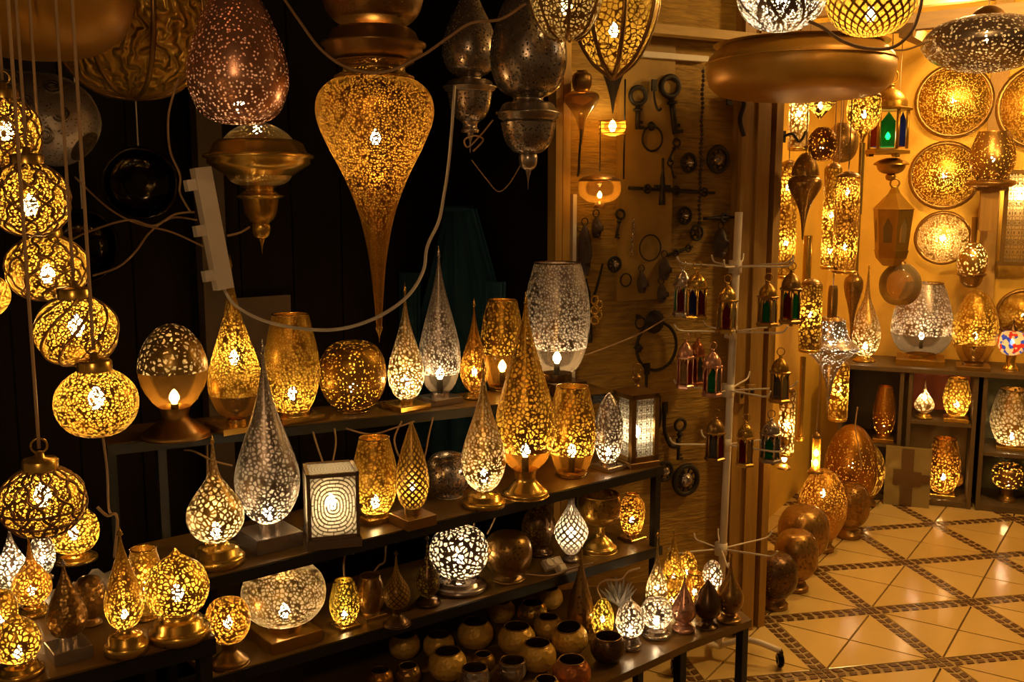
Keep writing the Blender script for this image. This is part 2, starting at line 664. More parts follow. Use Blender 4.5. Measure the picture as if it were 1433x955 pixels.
# ------------------------------------------------------------------ room shell
u_ = (on_z(923, 648, .80) - on_z(295, 800, .80)).normalized()          # direction of the shelves, to the right and away
SHELF_YAW = atan2(u_.y, u_.x)
n_ = Vector((-u_.y, u_.x, 0))                                          # away from the viewer
A = at(778, 300, 3.2)
A.z = 0
B = on_z(1060, 868, 0)
wdir = (B - A).normalized()
wout = Vector((wdir.y, -wdir.x, 0))                                    # out of the hung wall, towards the viewer
Bc = on_plane(1089, 300, A, wout)
Bc.z = 0
C = on_z(1226, 700, 0)
D = on_z(1433, 722, 0)
cdir = (D - C).normalized()
cout = Vector((cdir.y, -cdir.x, 0))
if cout.y > 0:
    cout = -cout
ldir = (C - Bc).normalized()
lout = Vector((ldir.y, -ldir.x, 0))
back = -cout * .42                                                     # cabinets' depth


def slab(name, p, q, z0, z1, thick, mat, away, label=None, kind=True):
    """upright slab whose seen face runs from p to q; the thickness goes along `away`"""
    vs = []
    for z in (z0, z1):
        for v in (p, q, q + away * thick, p + away * thick):
            vs.append((v.x, v.y, z))
    fs = [(3, 2, 1, 0), (4, 5, 6, 7), (0, 1, 5, 4), (1, 2, 6, 5), (2, 3, 7, 6), (3, 0, 4, 7)]
    o = mesh_obj(name, (vs, fs), mat, None, False)
    if kind:
        structure(o, label)
    return o


def plaster_mat():
    m, t, out = nt('ochre_plaster')
    bs = node(t, 'ShaderNodeBsdfPrincipled', Roughness=.75)
    tc = t.nodes.new('ShaderNodeTexCoord')
    mp = t.nodes.new('ShaderNodeMapping')
    mp.inputs['Scale'].default_value = (2.2, 2.2, 16)
    t.links.new(tc.outputs['Object'], mp.inputs[0])
    n1 = node(t, 'ShaderNodeTexNoise', Scale=6.0, Detail=6.0, Distortion=.8)
    t.links.new(mp.outputs[0], n1.inputs['Vector'])
    n2 = node(t, 'ShaderNodeTexNoise', Scale=3.0, Detail=4.0)
    t.links.new(tc.outputs['Object'], n2.inputs['Vector'])
    cr = t.nodes.new('ShaderNodeValToRGB')
    cr.color_ramp.elements[0].position, cr.color_ramp.elements[0].color = .35, (.17, .085, .008, 1)
    cr.color_ramp.elements[1].position, cr.color_ramp.elements[1].color = .68, (.46, .26, .03, 1)
    ad = math_(t, 'MULTIPLY_ADD', n1.outputs['Fac'], .5, math_(t, 'MULTIPLY', n2.outputs['Fac'], .5))
    t.links.new(ad, cr.inputs[0])
    t.links.new(cr.outputs[0], bs.inputs['Base Color'])
    bp = node(t, 'ShaderNodeBump', Strength=.8, Distance=.012)
    t.links.new(n1.outputs['Fac'], bp.inputs['Height'])
    t.links.new(bp.outputs[0], bs.inputs['Normal'])
    t.links.new(bs.outputs[0], out.inputs[0])
    return m


PLASTER = plaster_mat()
YELLOW = plain('yellow_plaster', (.80, .46, .05), .7, noise=.18, nscale=5, bump=.12)
DARKWOOD = plain('black_brown_wood', (.009, .0045, .002), .7, noise=.4, nscale=7, stretch=(5, 5, .4), spec=.15)  # near-black: the darkness of the room behind is put into this colour
BROWNWOOD = plain('brown_door_wood', (.05, .022, .008), .65, noise=.3, nscale=7, stretch=(5, 5, .4), spec=.2)

slab('wall_left', A, Bc, 0, CEIL, .12, PLASTER, -wout, 'ochre plaster wall hung with ironwork')
slab('wall_right', Bc - lout * .34, C + back - lout * .34 + ldir * .3, 0, CEIL, .12, YELLOW, -lout, 'yellow wall of the shop behind the hanging lamps')
E2 = D + cdir * 1.4
slab('wall_back', C + back - cdir * .6, E2 + back, 0, CEIL, .12, YELLOW, -cout, 'glowing yellow back wall of the shop')
# shadowy room behind the display: a reveal and a far wall of boards, shade put into their colour
RB = A + n_ * .75
RL = RB - u_ * 3.6
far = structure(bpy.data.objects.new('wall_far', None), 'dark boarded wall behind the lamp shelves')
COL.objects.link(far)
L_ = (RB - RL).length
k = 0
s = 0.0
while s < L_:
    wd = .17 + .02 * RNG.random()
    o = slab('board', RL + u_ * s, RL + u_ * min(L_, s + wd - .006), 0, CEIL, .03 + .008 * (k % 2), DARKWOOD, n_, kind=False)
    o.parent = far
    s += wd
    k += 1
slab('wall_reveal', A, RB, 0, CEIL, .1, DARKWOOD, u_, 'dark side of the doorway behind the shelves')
# ceiling
cvs = [(-3.2, -1.2, CEIL), (4.6, -1.2, CEIL), (4.6, 6.4, CEIL), (-3.2, 6.4, CEIL)]
structure(mesh_obj('ceiling', join(([(x, y, z) for x, y, z in cvs] + [(x, y, z + .05) for x, y, z in cvs],
          [(0, 1, 2, 3), (7, 6, 5, 4), (0, 4, 5, 1), (1, 5, 6, 2), (2, 6, 7, 3), (3, 7, 4, 0)])), plain('brown_ceiling', (.1, .05, .015), .8), None, False), 'brown ceiling over the stall')

# ------------------------------------------------------------------ floor
GA, GB, G0 = Vector((.0925, -.4373, 0)), Vector((.4328, .0834, 0)), Vector((1.3988, 3.7085, 0))
floor = structure(mesh_obj('floor', box(9, 9, .05, (.6, 2.6, -.062)), plain('pale_grout', (.16, .09, .03), .7), None, False), 'cream tiled floor with dark mosaic bands')
TILE = None


def tile_mat():
    m, t, out = nt('cream_tile')
    bs = node(t, 'ShaderNodeBsdfPrincipled', Roughness=.16)
    oi = t.nodes.new('ShaderNodeObjectInfo')
    tc = t.nodes.new('ShaderNodeTexCoord')
    nz = node(t, 'ShaderNodeTexNoise', Scale=7.0, Detail=6.0)
    t.links.new(tc.outputs['Object'], nz.inputs['Vector'])
    f = math_(t, 'MULTIPLY_ADD', oi.outputs['Random'], .5, math_(t, 'MULTIPLY', nz.outputs['Fac'], .5))
    mx = t.nodes.new('ShaderNodeMix')
    mx.data_type = 'RGBA'
    mx.inputs[6].default_value = (.60, .40, .12, 1)
    mx.inputs[7].default_value = (.76, .54, .20, 1)
    t.links.new(f, mx.inputs[0])
    t.links.new(mx.outputs[2], bs.inputs['Base Color'])
    t.links.new(bs.outputs[0], out.inputs[0])
    return m


ga, gb = GA.normalized(), GB.normalized()
gs = (GA.length + GB.length) / 2
half = (gs - .062) / 2
g = .0025
# one triangle of a diamond: two corners on the band edge, the third in the middle
tri = [Vector((-half + g * 2, -half, 0)), Vector((half - g * 2, -half, 0)), Vector((0, -g * 2, 0))]
tv = [(v.x, v.y, -.012) for v in tri] + [(v.x, v.y, -.0008) for v in tri] + [(v.x * .994, v.y + (.0012 if i < 2 else 0), 0) for i, v in enumerate(tri)]
tf = [(6, 7, 8)] + [(i, (i + 1) % 3, 3 + (i + 1) % 3, 3 + i) for i in range(3)] + [(3 + i, 3 + (i + 1) % 3, 6 + (i + 1) % 3, 6 + i) for i in range(3)]
tile0 = mesh_obj('tile', (tv, tf), tile_mat(), floor, False)
gyaw = atan2(GB.y, GB.x)
first = True
chip_v, chip_f, bed_v, bed_f = [], [], [], []


def seen(p):
    r = p - CAM
    dz = r.y * cos(PITCH) - r.z * sin(PITCH)
    if dz < .3:
        return False
    x = CX + F * r.x / dz
    y = CY - F * (r.y * sin(PITCH) + r.z * cos(PITCH)) / dz
    return 840 < x < 1560 and 650 < y < 1060


def chip(o, d, e, a0, a1, b0, b1, sk):
    q = [o + d * a0 + e * b0, o + d * a1 + e * b0, o + d * (a1 + sk) + e * b1, o + d * (a0 + sk) + e * b1]
    b = len(chip_v)
    for z in (-.012, -.0003):
        for p in q:
            chip_v.append((p.x, p.y, z))
    chip_f.extend([(b + 4, b + 5, b + 6, b + 7)] + [(b + i, b + (i + 1) % 4, b + 4 + (i + 1) % 4, b + 4 + i) for i in range(4)])


for i in range(-9, 7):
    for j in range(-7, 8):
        p = G0 + GA * i + GB * j
        cen = p + (GA + GB) * .5
        if seen(cen) or seen(p):
            for q in range(4):
                if first:
                    o = tile0
                    first = False
                else:
                    o = tile0.copy()
                    COL.objects.link(o)
                o.location = cen
                o.rotation_euler = (0, 0, gyaw + q * pi / 2)
        if seen(p) or seen(p + GA) or seen(p + GB):
            for d, e in ((ga, gb), (gb, -ga)):
                b0 = len(bed_v)
                for sa, sb in ((-.031, -.031), (gs - .031, -.031), (gs - .031, .031), (-.031, .031)):
                    v = p + d * sa + e * sb
                    bed_v.append((v.x, v.y, -.003 if d is ga else -.0035))
                bed_f.append((b0, b0 + 1, b0 + 2, b0 + 3))
                n = 9
                st = (gs - .062) / n
                for c in range(n):
                    a0 = .031 + c * st + .006
                    a1 = a0 + st - .016
                    chip(p, d, e, a0, a1, -.025, -.005, .007)
                    chip(p, d, e, a0 + .007, a1 + .007, .005, .025, -.007)
            for sx in (-1, 1):
                for sy in (-1, 1):
                    x0, x1 = (.004, .026) if sx > 0 else (-.026, -.004)
                    y0, y1 = (.004, .026) if sy > 0 else (-.026, -.004)
                    chip(p, ga, gb, x0, x1, y0, y1, 0)
bed = mesh_obj('band_grout', (bed_v, bed_f), plain('band_grout', (.42, .28, .10), .6), floor, False)
bed['kind'] = 'stuff'
mb = mesh_obj('mosaic_band', (chip_v, chip_f), plain('dark_mosaic', (.14, .065, .022), .25, noise=.4, nscale=40), floor, False)
mb['kind'] = 'stuff'

# ------------------------------------------------------------------ wall planks, trims and beams
WOOD = M_wood()


def wall_board(name, px0, px1, py0, py1, depth, mat, off=0.0, kind='structure', parent=None):
    o0 = A + wout * off
    p, q = on_plane(px0, (py0 + py1) / 2, o0, wout), on_plane(px1, (py0 + py1) / 2, o0, wout)
    mid = (p + q) / 2
    z0, z1 = max(0, z_at(mid, py1)), min(CEIL, z_at(mid, py0))
    p.z = q.z = 0
    o = slab(name, p, q, z0, z1, depth, mat, -wout, kind=False)
    if kind:
        o['kind'] = kind
    if parent:
        o.parent = parent
    return o


casing = structure(bpy.data.objects.new('trim_1', None), 'vertical wooden boards at the end of the hung wall')
COL.objects.link(casing)
for a, b, dd in ((1032, 1052, .05), (1053.5, 1071, .06), (1073, 1077, .03), (1078.5, 1088, .055)):
    wall_board('plank', a, b, -400, 1200, dd, WOOD, dd, None, casing)
casing2 = structure(bpy.data.objects.new('trim_2', None), 'wooden door casing at the left end of the hung wall')
COL.objects.link(casing2)
for a, b, dd in ((777, 786, .05), (787, 797, .035)):
    wall_board('plank', a, b, -400, 1200, dd, plain('light_ochre_wood', (.52, .29, .05), .5, noise=.25, nscale=9, stretch=(6, 6, .5)), dd, None, casing2)
structure(wall_board('trim_3', 801, 806, 272, 560, .02, M_cable(), .02), 'narrow pale strip beside the door casing')
structure(wall_board('trim_4', 900, 992, 75, 83, .03, M_cable(), .03), 'pale horizontal batten on the hung wall')
structure(wall_board('trim_5', 905, 1095, 41, 54, .05, plain('beam_ochre', (.5, .31, .08), .6, noise=.25, nscale=8, stretch=(1, 1, 6)), .09), 'horizontal wooden beam across the hung wall')
structure(wall_board('trim_6', 866, 942, 40, 420, .015, plain('board_ochre', (.36, .2, .025), .65, noise=.35, nscale=7, bump=.3), .015), 'pale plastered board on the hung wall')


def beam(name, label, a, b, h, d, mat):
    a, b = Vector(a), Vector(b)
    L = (b - a).length
    o = mesh_obj(name, box(L, d, h, (L / 2, 0, -h / 2)), mat, None, False)
    o.location = a
    X = (b - a).normalized()
    Z = Vector((0, 0, 1))
    Y = Z.cross(X).normalized()
    Z = X.cross(Y)
    o.rotation_euler = Matrix((X, Y, Z)).transposed().to_euler()
    return structure(o, label)


BEAMW = plain('beam_brown', (.34, .19, .05), .6, noise=.3, nscale=8, stretch=(.6, 6, 6))
beam('beam_1', 'long brown beam over the shop entrance', at(1085, 52, 3.95), at(1500, 8, 4.1), .06, .08, BEAMW)
beam('beam_2', 'thin upper beam over the shop entrance', at(1085, 22, 4.25), at(1500, -22, 4.4), .05, .07, BEAMW)
beam('beam_3', 'rafter running to the back of the shop', at(1268, 42, 3.9), at(1300, 60, 5.2), .05, .05, BEAMW)

# details of the dark background
structure(slab('door_1', RB - u_ * 1.98 - n_ * .05, RB - u_ * 1.80 - n_ * .05, 0, CEIL, .04, BROWNWOOD, n_), 'brown upright door board in the dark background')
pg = on_plane(298, 400, RB - n_ * .1, n_)
pg.z = 0
structure(slab('trim_7', pg - u_ * .03, pg + u_ * .05, 0, CEIL, .05, plain('grey_post', (.10, .065, .035), .7), n_), 'grey upright post behind the egg lamp')
pp = on_plane(365, 447, RB - n_ * .06, n_)
pa = slab('paper_sheet', pp - u_ * .11, pp + u_ * .11, pp.z - .15, pp.z + .075, .012, plain('pale_paper', (.16, .11, .07), .8), n_, kind=False)
tag(pa, 'pale sheet pinned on the dark wall behind the gold vase lamp', 'paper')


def cloth(label, px0, px1, top, bot, o0, nrm, xdir, mat):
    cx = (px0 + px1) / 2
    p0 = on_plane(cx + 8, top, o0, nrm)
    p1 = on_plane(cx, bot, o0, nrm)
    W = (on_plane(px1, 450, o0, nrm) - on_plane(px0, 450, o0, nrm)).length
    H = p0.z - p1.z
    t = thing('hanging_jacket', label, 'clothing', (p0.x, p0.y, p1.z), atan2(xdir.y, xdir.x))

    def sheet(x0, x1, zt, shoulders):
        vs, fs = [], []
        nx, nz = 26, 20
        for side in (0, 1):
            for iz in range(nz + 1):
                f = iz / nz
                z = H * zt * (1 - f)
                wd = min(1.0, .25 + 1.5 * f) if shoulders else .85 + .15 * f
                for ix in range(nx + 1):
                    s_ = ix / nx - .5
                    x = (x0 + x1) / 2 + (x1 - x0) * s_ * wd
                    y = -.03 * cos(s_ * 2.6) - .016 * sin(s_ * 26 + f * 2.0) * (.3 + f) - .008 * sin(s_ * 57 + 1)
                    vs.append((x, y + side * .015, z))
        q = (nx + 1) * (nz + 1)
        for s2 in (0, 1):
            for iz in range(nz):
                for ix in range(nx):
                    a = s2 * q + iz * (nx + 1) + ix
                    f = (a, a + nx + 1, a + nx + 2, a + 1)
                    fs.append(f if s2 == 0 else f[::-1])
        return vs, fs
    mesh_obj('body', sheet(-W / 2, W / 2, 1.0, True), mat, t)
    mesh_obj('sleeve', sheet(-W * .52, -W * .34, .62, False), mat, t).location = (0, -.05, H * .12)
    mesh_obj('sleeve', sheet(W * .34, W * .52, .62, False), mat, t).location = (0, -.05, H * .12)
    mesh_obj('collar', ring(.05, .012, 'xy', (0, -.02, H), 16, 6), mat, t)
    return t


cloth('dark teal garment hanging in the shadow behind the silver teardrop lamps', 572, 704, 292, 640, A - u_ * .05, u_, -n_, plain('teal_cloth', (.004, .045, .075), .85, noise=.25, nscale=9))

# ------------------------------------------------------------------ shelves and tables
Z1, Z2, Z3, ZB, ZT = 1.0, .80, .55, .37, .78


def shelf_board(name, parent, p, q, z, depth, thick, mat, front=0.0):
    a, b = p.copy(), q.copy()
    d = (b - a).normalized()
    n = Vector((-d.y, d.x, 0))
    a -= n * front
    b -= n * front
    vs = []
    for zz in (z - thick, z):
        for v in (a, b, b + n * depth, a + n * depth):
            vs.append((v.x, v.y, zz))
    fs = [(3, 2, 1, 0), (4, 5, 6, 7), (0, 1, 5, 4), (1, 2, 6, 5), (2, 3, 7, 6), (3, 0, 4, 7)]
    return mesh_obj(name, (vs, fs), mat, parent, False)


def post(name, parent, p, z0, z1, s, mat):
    return mesh_obj(name, box(s, s, z1 - z0, (p.x, p.y, z0), SHELF_YAW), mat, parent, False)


SHM = M_shelf()
GLS = plain('shelf_top', (.17, .09, .02), .3, .1, noise=.4, nscale=10)
f1a, f1b = on_z(150, 622, Z1), on_z(862, 549, Z1)
f2a, f2b = on_z(262, 816, Z2), on_z(926, 652, Z2)
f3a, f3b = on_z(291, 950, Z3), on_z(926, 764, Z3)
rack = thing('display_rack', 'dark metal stepped rack carrying the rows of table lamps', 'shelf', (0, 0, 0))


def nrm(a, b):
    d = (b - a).normalized()
    return Vector((-d.y, d.x, 0)), d


for nm, a, b, z, dp in (('top_shelf', f1a, f1b, Z1, .20), ('middle_shelf', f2a, f2b, Z2, .30), ('bottom_shelf', f3a, f3b, Z3, .34)):
    shelf_board('shelf', rack, a, b, z, dp, .012, GLS)
    n, d = nrm(a, b)
    lip = shelf_board('edge_rail', rack, a - n * .004, b - n * .004, z - .002, .012, .026, SHM)
n1, d1 = nrm(f1a, f1b)
n2, d2 = nrm(f2a, f2b)
for p, z0, z1 in ((on_z(226, 614, Z1) + n1 * .03, 0, Z1 - .013), (f1a + n1 * .18 + d1 * .02, 0, Z1 - .013), (f1b + n1 * .18 - d1 * .03, ZB + .0006, Z1 - .013),
                  (f2b + n2 * .012 - d2 * .012, ZB + .0006, Z2 - .013), (f2a + n2 * .30, 0, Z2 - .013)):
    post('post', rack, p, z0, z1, .022, SHM)
# low table with the bowls
lt = thing('low_table', 'low dark table in front of the rack holding the bowls', 'table', (0, 0, 0))
tp = [on_z(430, 1010, ZB), on_z(840, 958, ZB), on_z(961, 902, ZB), on_z(1052, 868, ZB), on_z(1000, 826, ZB), on_z(900, 815, ZB), on_z(640, 840, ZB), on_z(420, 900, ZB)]
q = len(tp)
mesh_obj('tabletop', ([(p.x, p.y, ZB - .022) for p in tp] + [(p.x, p.y, ZB) for p in tp],
         [tuple(reversed(range(q))), tuple(range(q, 2 * q))] + [(i, (i + 1) % q, q + (i + 1) % q, q + i) for i in range(q)]), GLS, lt, False)
for i in (1, 2, 3, 5, 7):
    p = tp[i] * .95 + (sum(tp, Vector()) / q) * .05
    post('leg', lt, p, 0, ZB - .022, .025, SHM)
# left front table
st = thing('side_table', 'dark table at the left front crowded with small lamps', 'table', (0, 0, 0))
a, b = on_z(-170, 1012, ZT), on_z(301, 890, ZT)
shelf_board('tabletop', st, a, b, ZT, .42, .016, GLS)
n, d = nrm(a, b)
shelf_board('edge_rail', st, a - n * .004, b - n * .004, ZT - .004, .014, .03, SHM)
for p in (b + n * .012 - d * .02, b + n * .40 - d * .02, a + n * .02 + d * .02, a + n * .40 + d * .02):
    post('leg', st, p, 0, ZT - .017, .024, SHM)
# ------------------------------------------------------------------ top shelf
lamp('egg-shaped openwork brass lamp on a round foot, left end of top shelf', 247, 621, 453, 94, Z1, 'egg', 'pale', 'cell', 7, .8, 555, ('ped', 92, 42), solid=(0, .43), thick=.2, base_metal='bronze')
lamp('gold teardrop lamp with solid lower belly on the top shelf beside the egg lamp', 332, 611, 356, 74, Z1, 'tear', 'gold', 'cell', 4, 1.3, 500, ('sq', 84, 14), solid=(0, .17))
lamp('tall gold vase lamp on the top shelf, between a teardrop and a globe', 411, 596, 440, 77, Z1, 'tallvase', 'gold', 'cell', 4, 1.0, 550, ('sq', 80, 12))
lamp('smooth gold globe lamp with fine pinholes on the top shelf', 495, 580, 476, 93, Z1, 'globe', 'gold', 'dots', 4.5, .8, 540, ('rd', 46, 4))
lamp('brightly lit pale teardrop lamp on the top shelf beside a silver teardrop', 569, 579, 396, 51, Z1, 'tear', 'pale', 'cell', 5, 2.2, 533, ('sq', 62, 12))
lamp('tall silver teardrop lamp on the top shelf against the teal garment', 616, 570, 344, 58, Z1, 'slimtear', 'silver', 'cell', 4, 1.0, 522, ('sq', 58, 14), solid=(0, .14))
lamp('small amber teardrop lamp on the top shelf beside the short gold vase', 664, 561, 417, 40, Z1, 'tear', 'amber', 'cell', 4.5, 1.2, 520, ('rd', 34, 10))
lamp('gold openwork vase lamp with plain lower half on the top shelf', 703, 549, 420, 62, Z1, 'vase', 'gold', 'cell', 5.5, 1.3, 512, ('rd', 40, 5), solid=(0, .38), thick=.18)
lamp('big silver vase lamp with open rim at the right end of the top shelf', 779, 556, 368, 92, Z1, 'bigvase', 'silver', 'cell', 4, 1.1, 500, ('sq', 74, 26), solid=(0, .25), base_metal='dark', thick=.16)
# ------------------------------------------------------------------ middle shelf
lamp('white-gold teardrop lamp on a round foot at the left end of the middle shelf', 305, 802, 608, 78, Z2, 'fattear', 'pale', 'cell', 7, 1.3, 742, ('rd', 76, 34), col=WARM_WHITE)
lamp('tallest silver teardrop lamp on a square plinth on the middle shelf', 378, 779, 474, 89, Z2, 'tear', 'silver', 'cell', 6, 1.1, 728, ('sq', 86, 34), thick=.17)
lamp('gold vase lamp on the middle shelf right of the square lantern', 526, 738, 613, 64, Z2, 'tallvase', 'gold', 'cell', 5, 1.3, 702, ('sq', 60, 12))
lamp('small dark lattice teardrop lamp on a wooden block beside the smoky globe', 578, 745, 590, 46, Z2, 'drop', 'bronze', 'lattice', 5, .8, 682, ('sq', 60, 24), thick=.2, base_metal='bronze')
lamp('unlit smoky silver globe on the middle shelf', 628, 701, 633, 66, Z2, 'globe', 'pewter', 'dots', 4, 0, None, ('rd', 40, 5))
lamp('pale gold teardrop lamp with long neck in the middle of the middle shelf', 677, 717, 498, 62, Z2, 'tear', 'pale', 'cell', 5, 1.3, 665, ('rd', 62, 22))
lamp('tallest gold teardrop lamp on a flared pedestal on the middle shelf', 735, 703, 408, 83, Z2, 'slimtear', 'gold', 'cell', 6, 1.5, 630, ('ped', 64, 38), solid=(0, .12), thick=.14)
lamp('gold barrel vase lamp on the middle shelf beside the tallest gold teardrop', 800, 671, 541, 67, Z2, 'vase', 'gold', 'cell', 5.5, 1.2, 630, ('rd', 40, 5), solid=(0, .22))
lamp('slim silver spindle lamp on a square base beside the box lantern', 851, 663, 550, 41, Z2, 'spindle', 'silver', 'cell', 5, 1.4, 632, ('sq', 44, 10))
# ------------------------------------------------------------------ bottom shelf
lamp('coppery globe lamp at the left end of the bottom shelf behind the table corner', 322, 940, 838, 62, Z3, 'globe', 'amber', 'cell', 5, 1.2, 870, ('ped', 52, 32), base_metal='bronze')
lamp('large round silver-gold openwork globe on a square gold plinth, bottom shelf', 400, 918, 790, 116, Z3, 'globe', 'pale', 'cell', 5, .8, 855, ('sq', 96, 26), base_metal='gold')
lamp('small greenish-gold vase lamp on the bottom shelf', 483, 886, 813, 42, Z3, 'tallvase', 'green', 'cell', 4.5, 1.3, 860, ('sq', 40, 6))
lamp('unlit brown vase lamp on the bottom shelf beside the greenish one', 519, 872, 806, 42, Z3, 'vase', 'bronze', 'dots', 4, 0, None, ('sq', 42, 7))
lamp('dark unlit bottle-shaped lamp with flared foot on the bottom shelf', 556, 882, 770, 38, Z3, 'fattear', 'dark', 'lattice', 5, 0, None, ('ped', 38, 24), thick=.14)
lamp('dark unlit slender-necked lamp left of the bright silver globe', 599, 853, 748, 34, Z3, 'fattear', 'dark', 'cell', 5, 0, None, ('rd', 36, 12))
lamp('bright silver openwork globe lamp on a wide round plate, bottom shelf', 643, 838, 738, 82, Z3, 'globe', 'silver', 'cell', 7, 1.4, 780, ('rd', 78, 18), thick=.17)
lamp('unlit brown globe lamp behind the bright silver globe', 711, 820, 744, 68, Z3, 'globe', 'bronze', 'dots', 4.5, 0, None, ('rd', 48, 8))
lamp('dark bronze onion lamp behind the white lattice drop', 754, 782, 700, 48, Z3, 'onion', 'dark', 'cell', 5, 0, None, ('rd', 40, 12))
lamp('white-lit silver lattice drop lamp on the bottom shelf', 799, 789, 697, 47, Z3, 'lat', 'silver', 'lattice', 6, 1.2, 745, ('rd', 24, 10), thick=.17)
lamp('gold goblet lamp on a stepped brass foot, bottom shelf', 838, 779, 692, 60, Z3, 'bowlcup', 'gold', 'dots', 5, .0, None, ('ped', 50, 36))
lamp('small lit amber jar lamp at the right end of the bottom shelf', 884, 762, 692, 35, Z3, 'jar', 'amber', 'cell', 4, 1.6, 728, ('sq', 36, 7))

# ------------------------------------------------------------------ square and box lanterns


def panel_mat(kind):
    key = ('panel', kind)
    if key in MATS:
        return MATS[key]
    m, t, out = nt('pierced_panel')
    bs = node(t, 'ShaderNodeBsdfPrincipled', Metallic=.7, Roughness=.35)
    bs.inputs['Base Color'].default_value = (.25, .19, .11, 1)
    uv = t.nodes.new('ShaderNodeTexCoord')
    sx = t.nodes.new('ShaderNodeSeparateXYZ')
    t.links.new(uv.outputs['UV'], sx.inputs[0])
    if kind == 'rings':
        x = math_(t, 'ABSOLUTE', math_(t, 'SUBTRACT', sx.outputs[0], .5))
        y = math_(t, 'ABSOLUTE', math_(t, 'SUBTRACT', sx.outputs[1], .5))
        r = math_(t, 'POWER', math_(t, 'ADD', math_(t, 'POWER', x, 2.6), math_(t, 'POWER', y, 2.6)), 1 / 2.6)
        a = math_(t, 'ARCTAN2', math_(t, 'SUBTRACT', sx.outputs[1], .5), math_(t, 'SUBTRACT', sx.outputs[0], .5))
        rr = math_(t, 'MULTIPLY', r, 17.0)
        h1 = math_(t, 'GREATER_THAN', math_(t, 'FRACT', rr), .36)
        off = math_(t, 'MULTIPLY', math_(t, 'FLOOR', rr), .37)
        seg = math_(t, 'FRACT', math_(t, 'ADD', math_(t, 'MULTIPLY', a, 14 / (2 * pi)), off))
        hole = math_(t, 'MULTIPLY', h1, math_(t, 'GREATER_THAN', seg, .10))
    else:
        cv = node(t, 'ShaderNodeMapping')
        cv.inputs['Scale'].default_value = (4.2, 9, 1)
        t.links.new(uv.outputs['UV'], cv.inputs[0])
        fx = math_(t, 'PINGPONG', math_(t, 'MULTIPLY', sx.outputs[0], 4.0), 1.0)
        fy = math_(t, 'PINGPONG', math_(t, 'MULTIPLY', sx.outputs[1], 9.0), 1.0)
        cx = t.nodes.new('ShaderNodeCombineXYZ')
        t.links.new(fx, cx.inputs[0])
        t.links.new(fy, cx.inputs[1])
        vo = node(t, 'ShaderNodeTexVoronoi', Scale=2.6)
        vo.feature = 'DISTANCE_TO_EDGE'
        t.links.new(cx.outputs[0], vo.inputs['Vector'])
        hole = math_(t, 'GREATER_THAN', vo.outputs['Distance'], .10)
    tr = t.nodes.new('ShaderNodeBsdfTransparent')
    ms = t.nodes.new('ShaderNodeMixShader')
    t.links.new(hole, ms.inputs[0])
    t.links.new(bs.outputs[0], ms.inputs[1])
    tl = node(t, 'ShaderNodeBsdfTranslucent', Color=(.95, .85, .6, 1))  # translucent layer added here too, so the cutouts glow
    m2 = node(t, 'ShaderNodeMixShader', Fac=.6)
    t.links.new(tr.outputs[0], m2.inputs[1])
    t.links.new(tl.outputs[0], m2.inputs[2])
    t.links.new(m2.outputs[0], ms.inputs[2])
    t.links.new(ms.outputs[0], out.inputs[0])
    MATS[key] = m
    return m


def quad_panel(name, parent, p, q, z0, z1, mat):
    vs = [(p[0], p[1], z0), (q[0], q[1], z0), (q[0], q[1], z1), (p[0], p[1], z1)]
    return mesh_obj(name, (vs, [(0, 1, 2, 3)]), mat, parent, False, [((0, 0), (1, 0), (1, 1), (0, 1))])


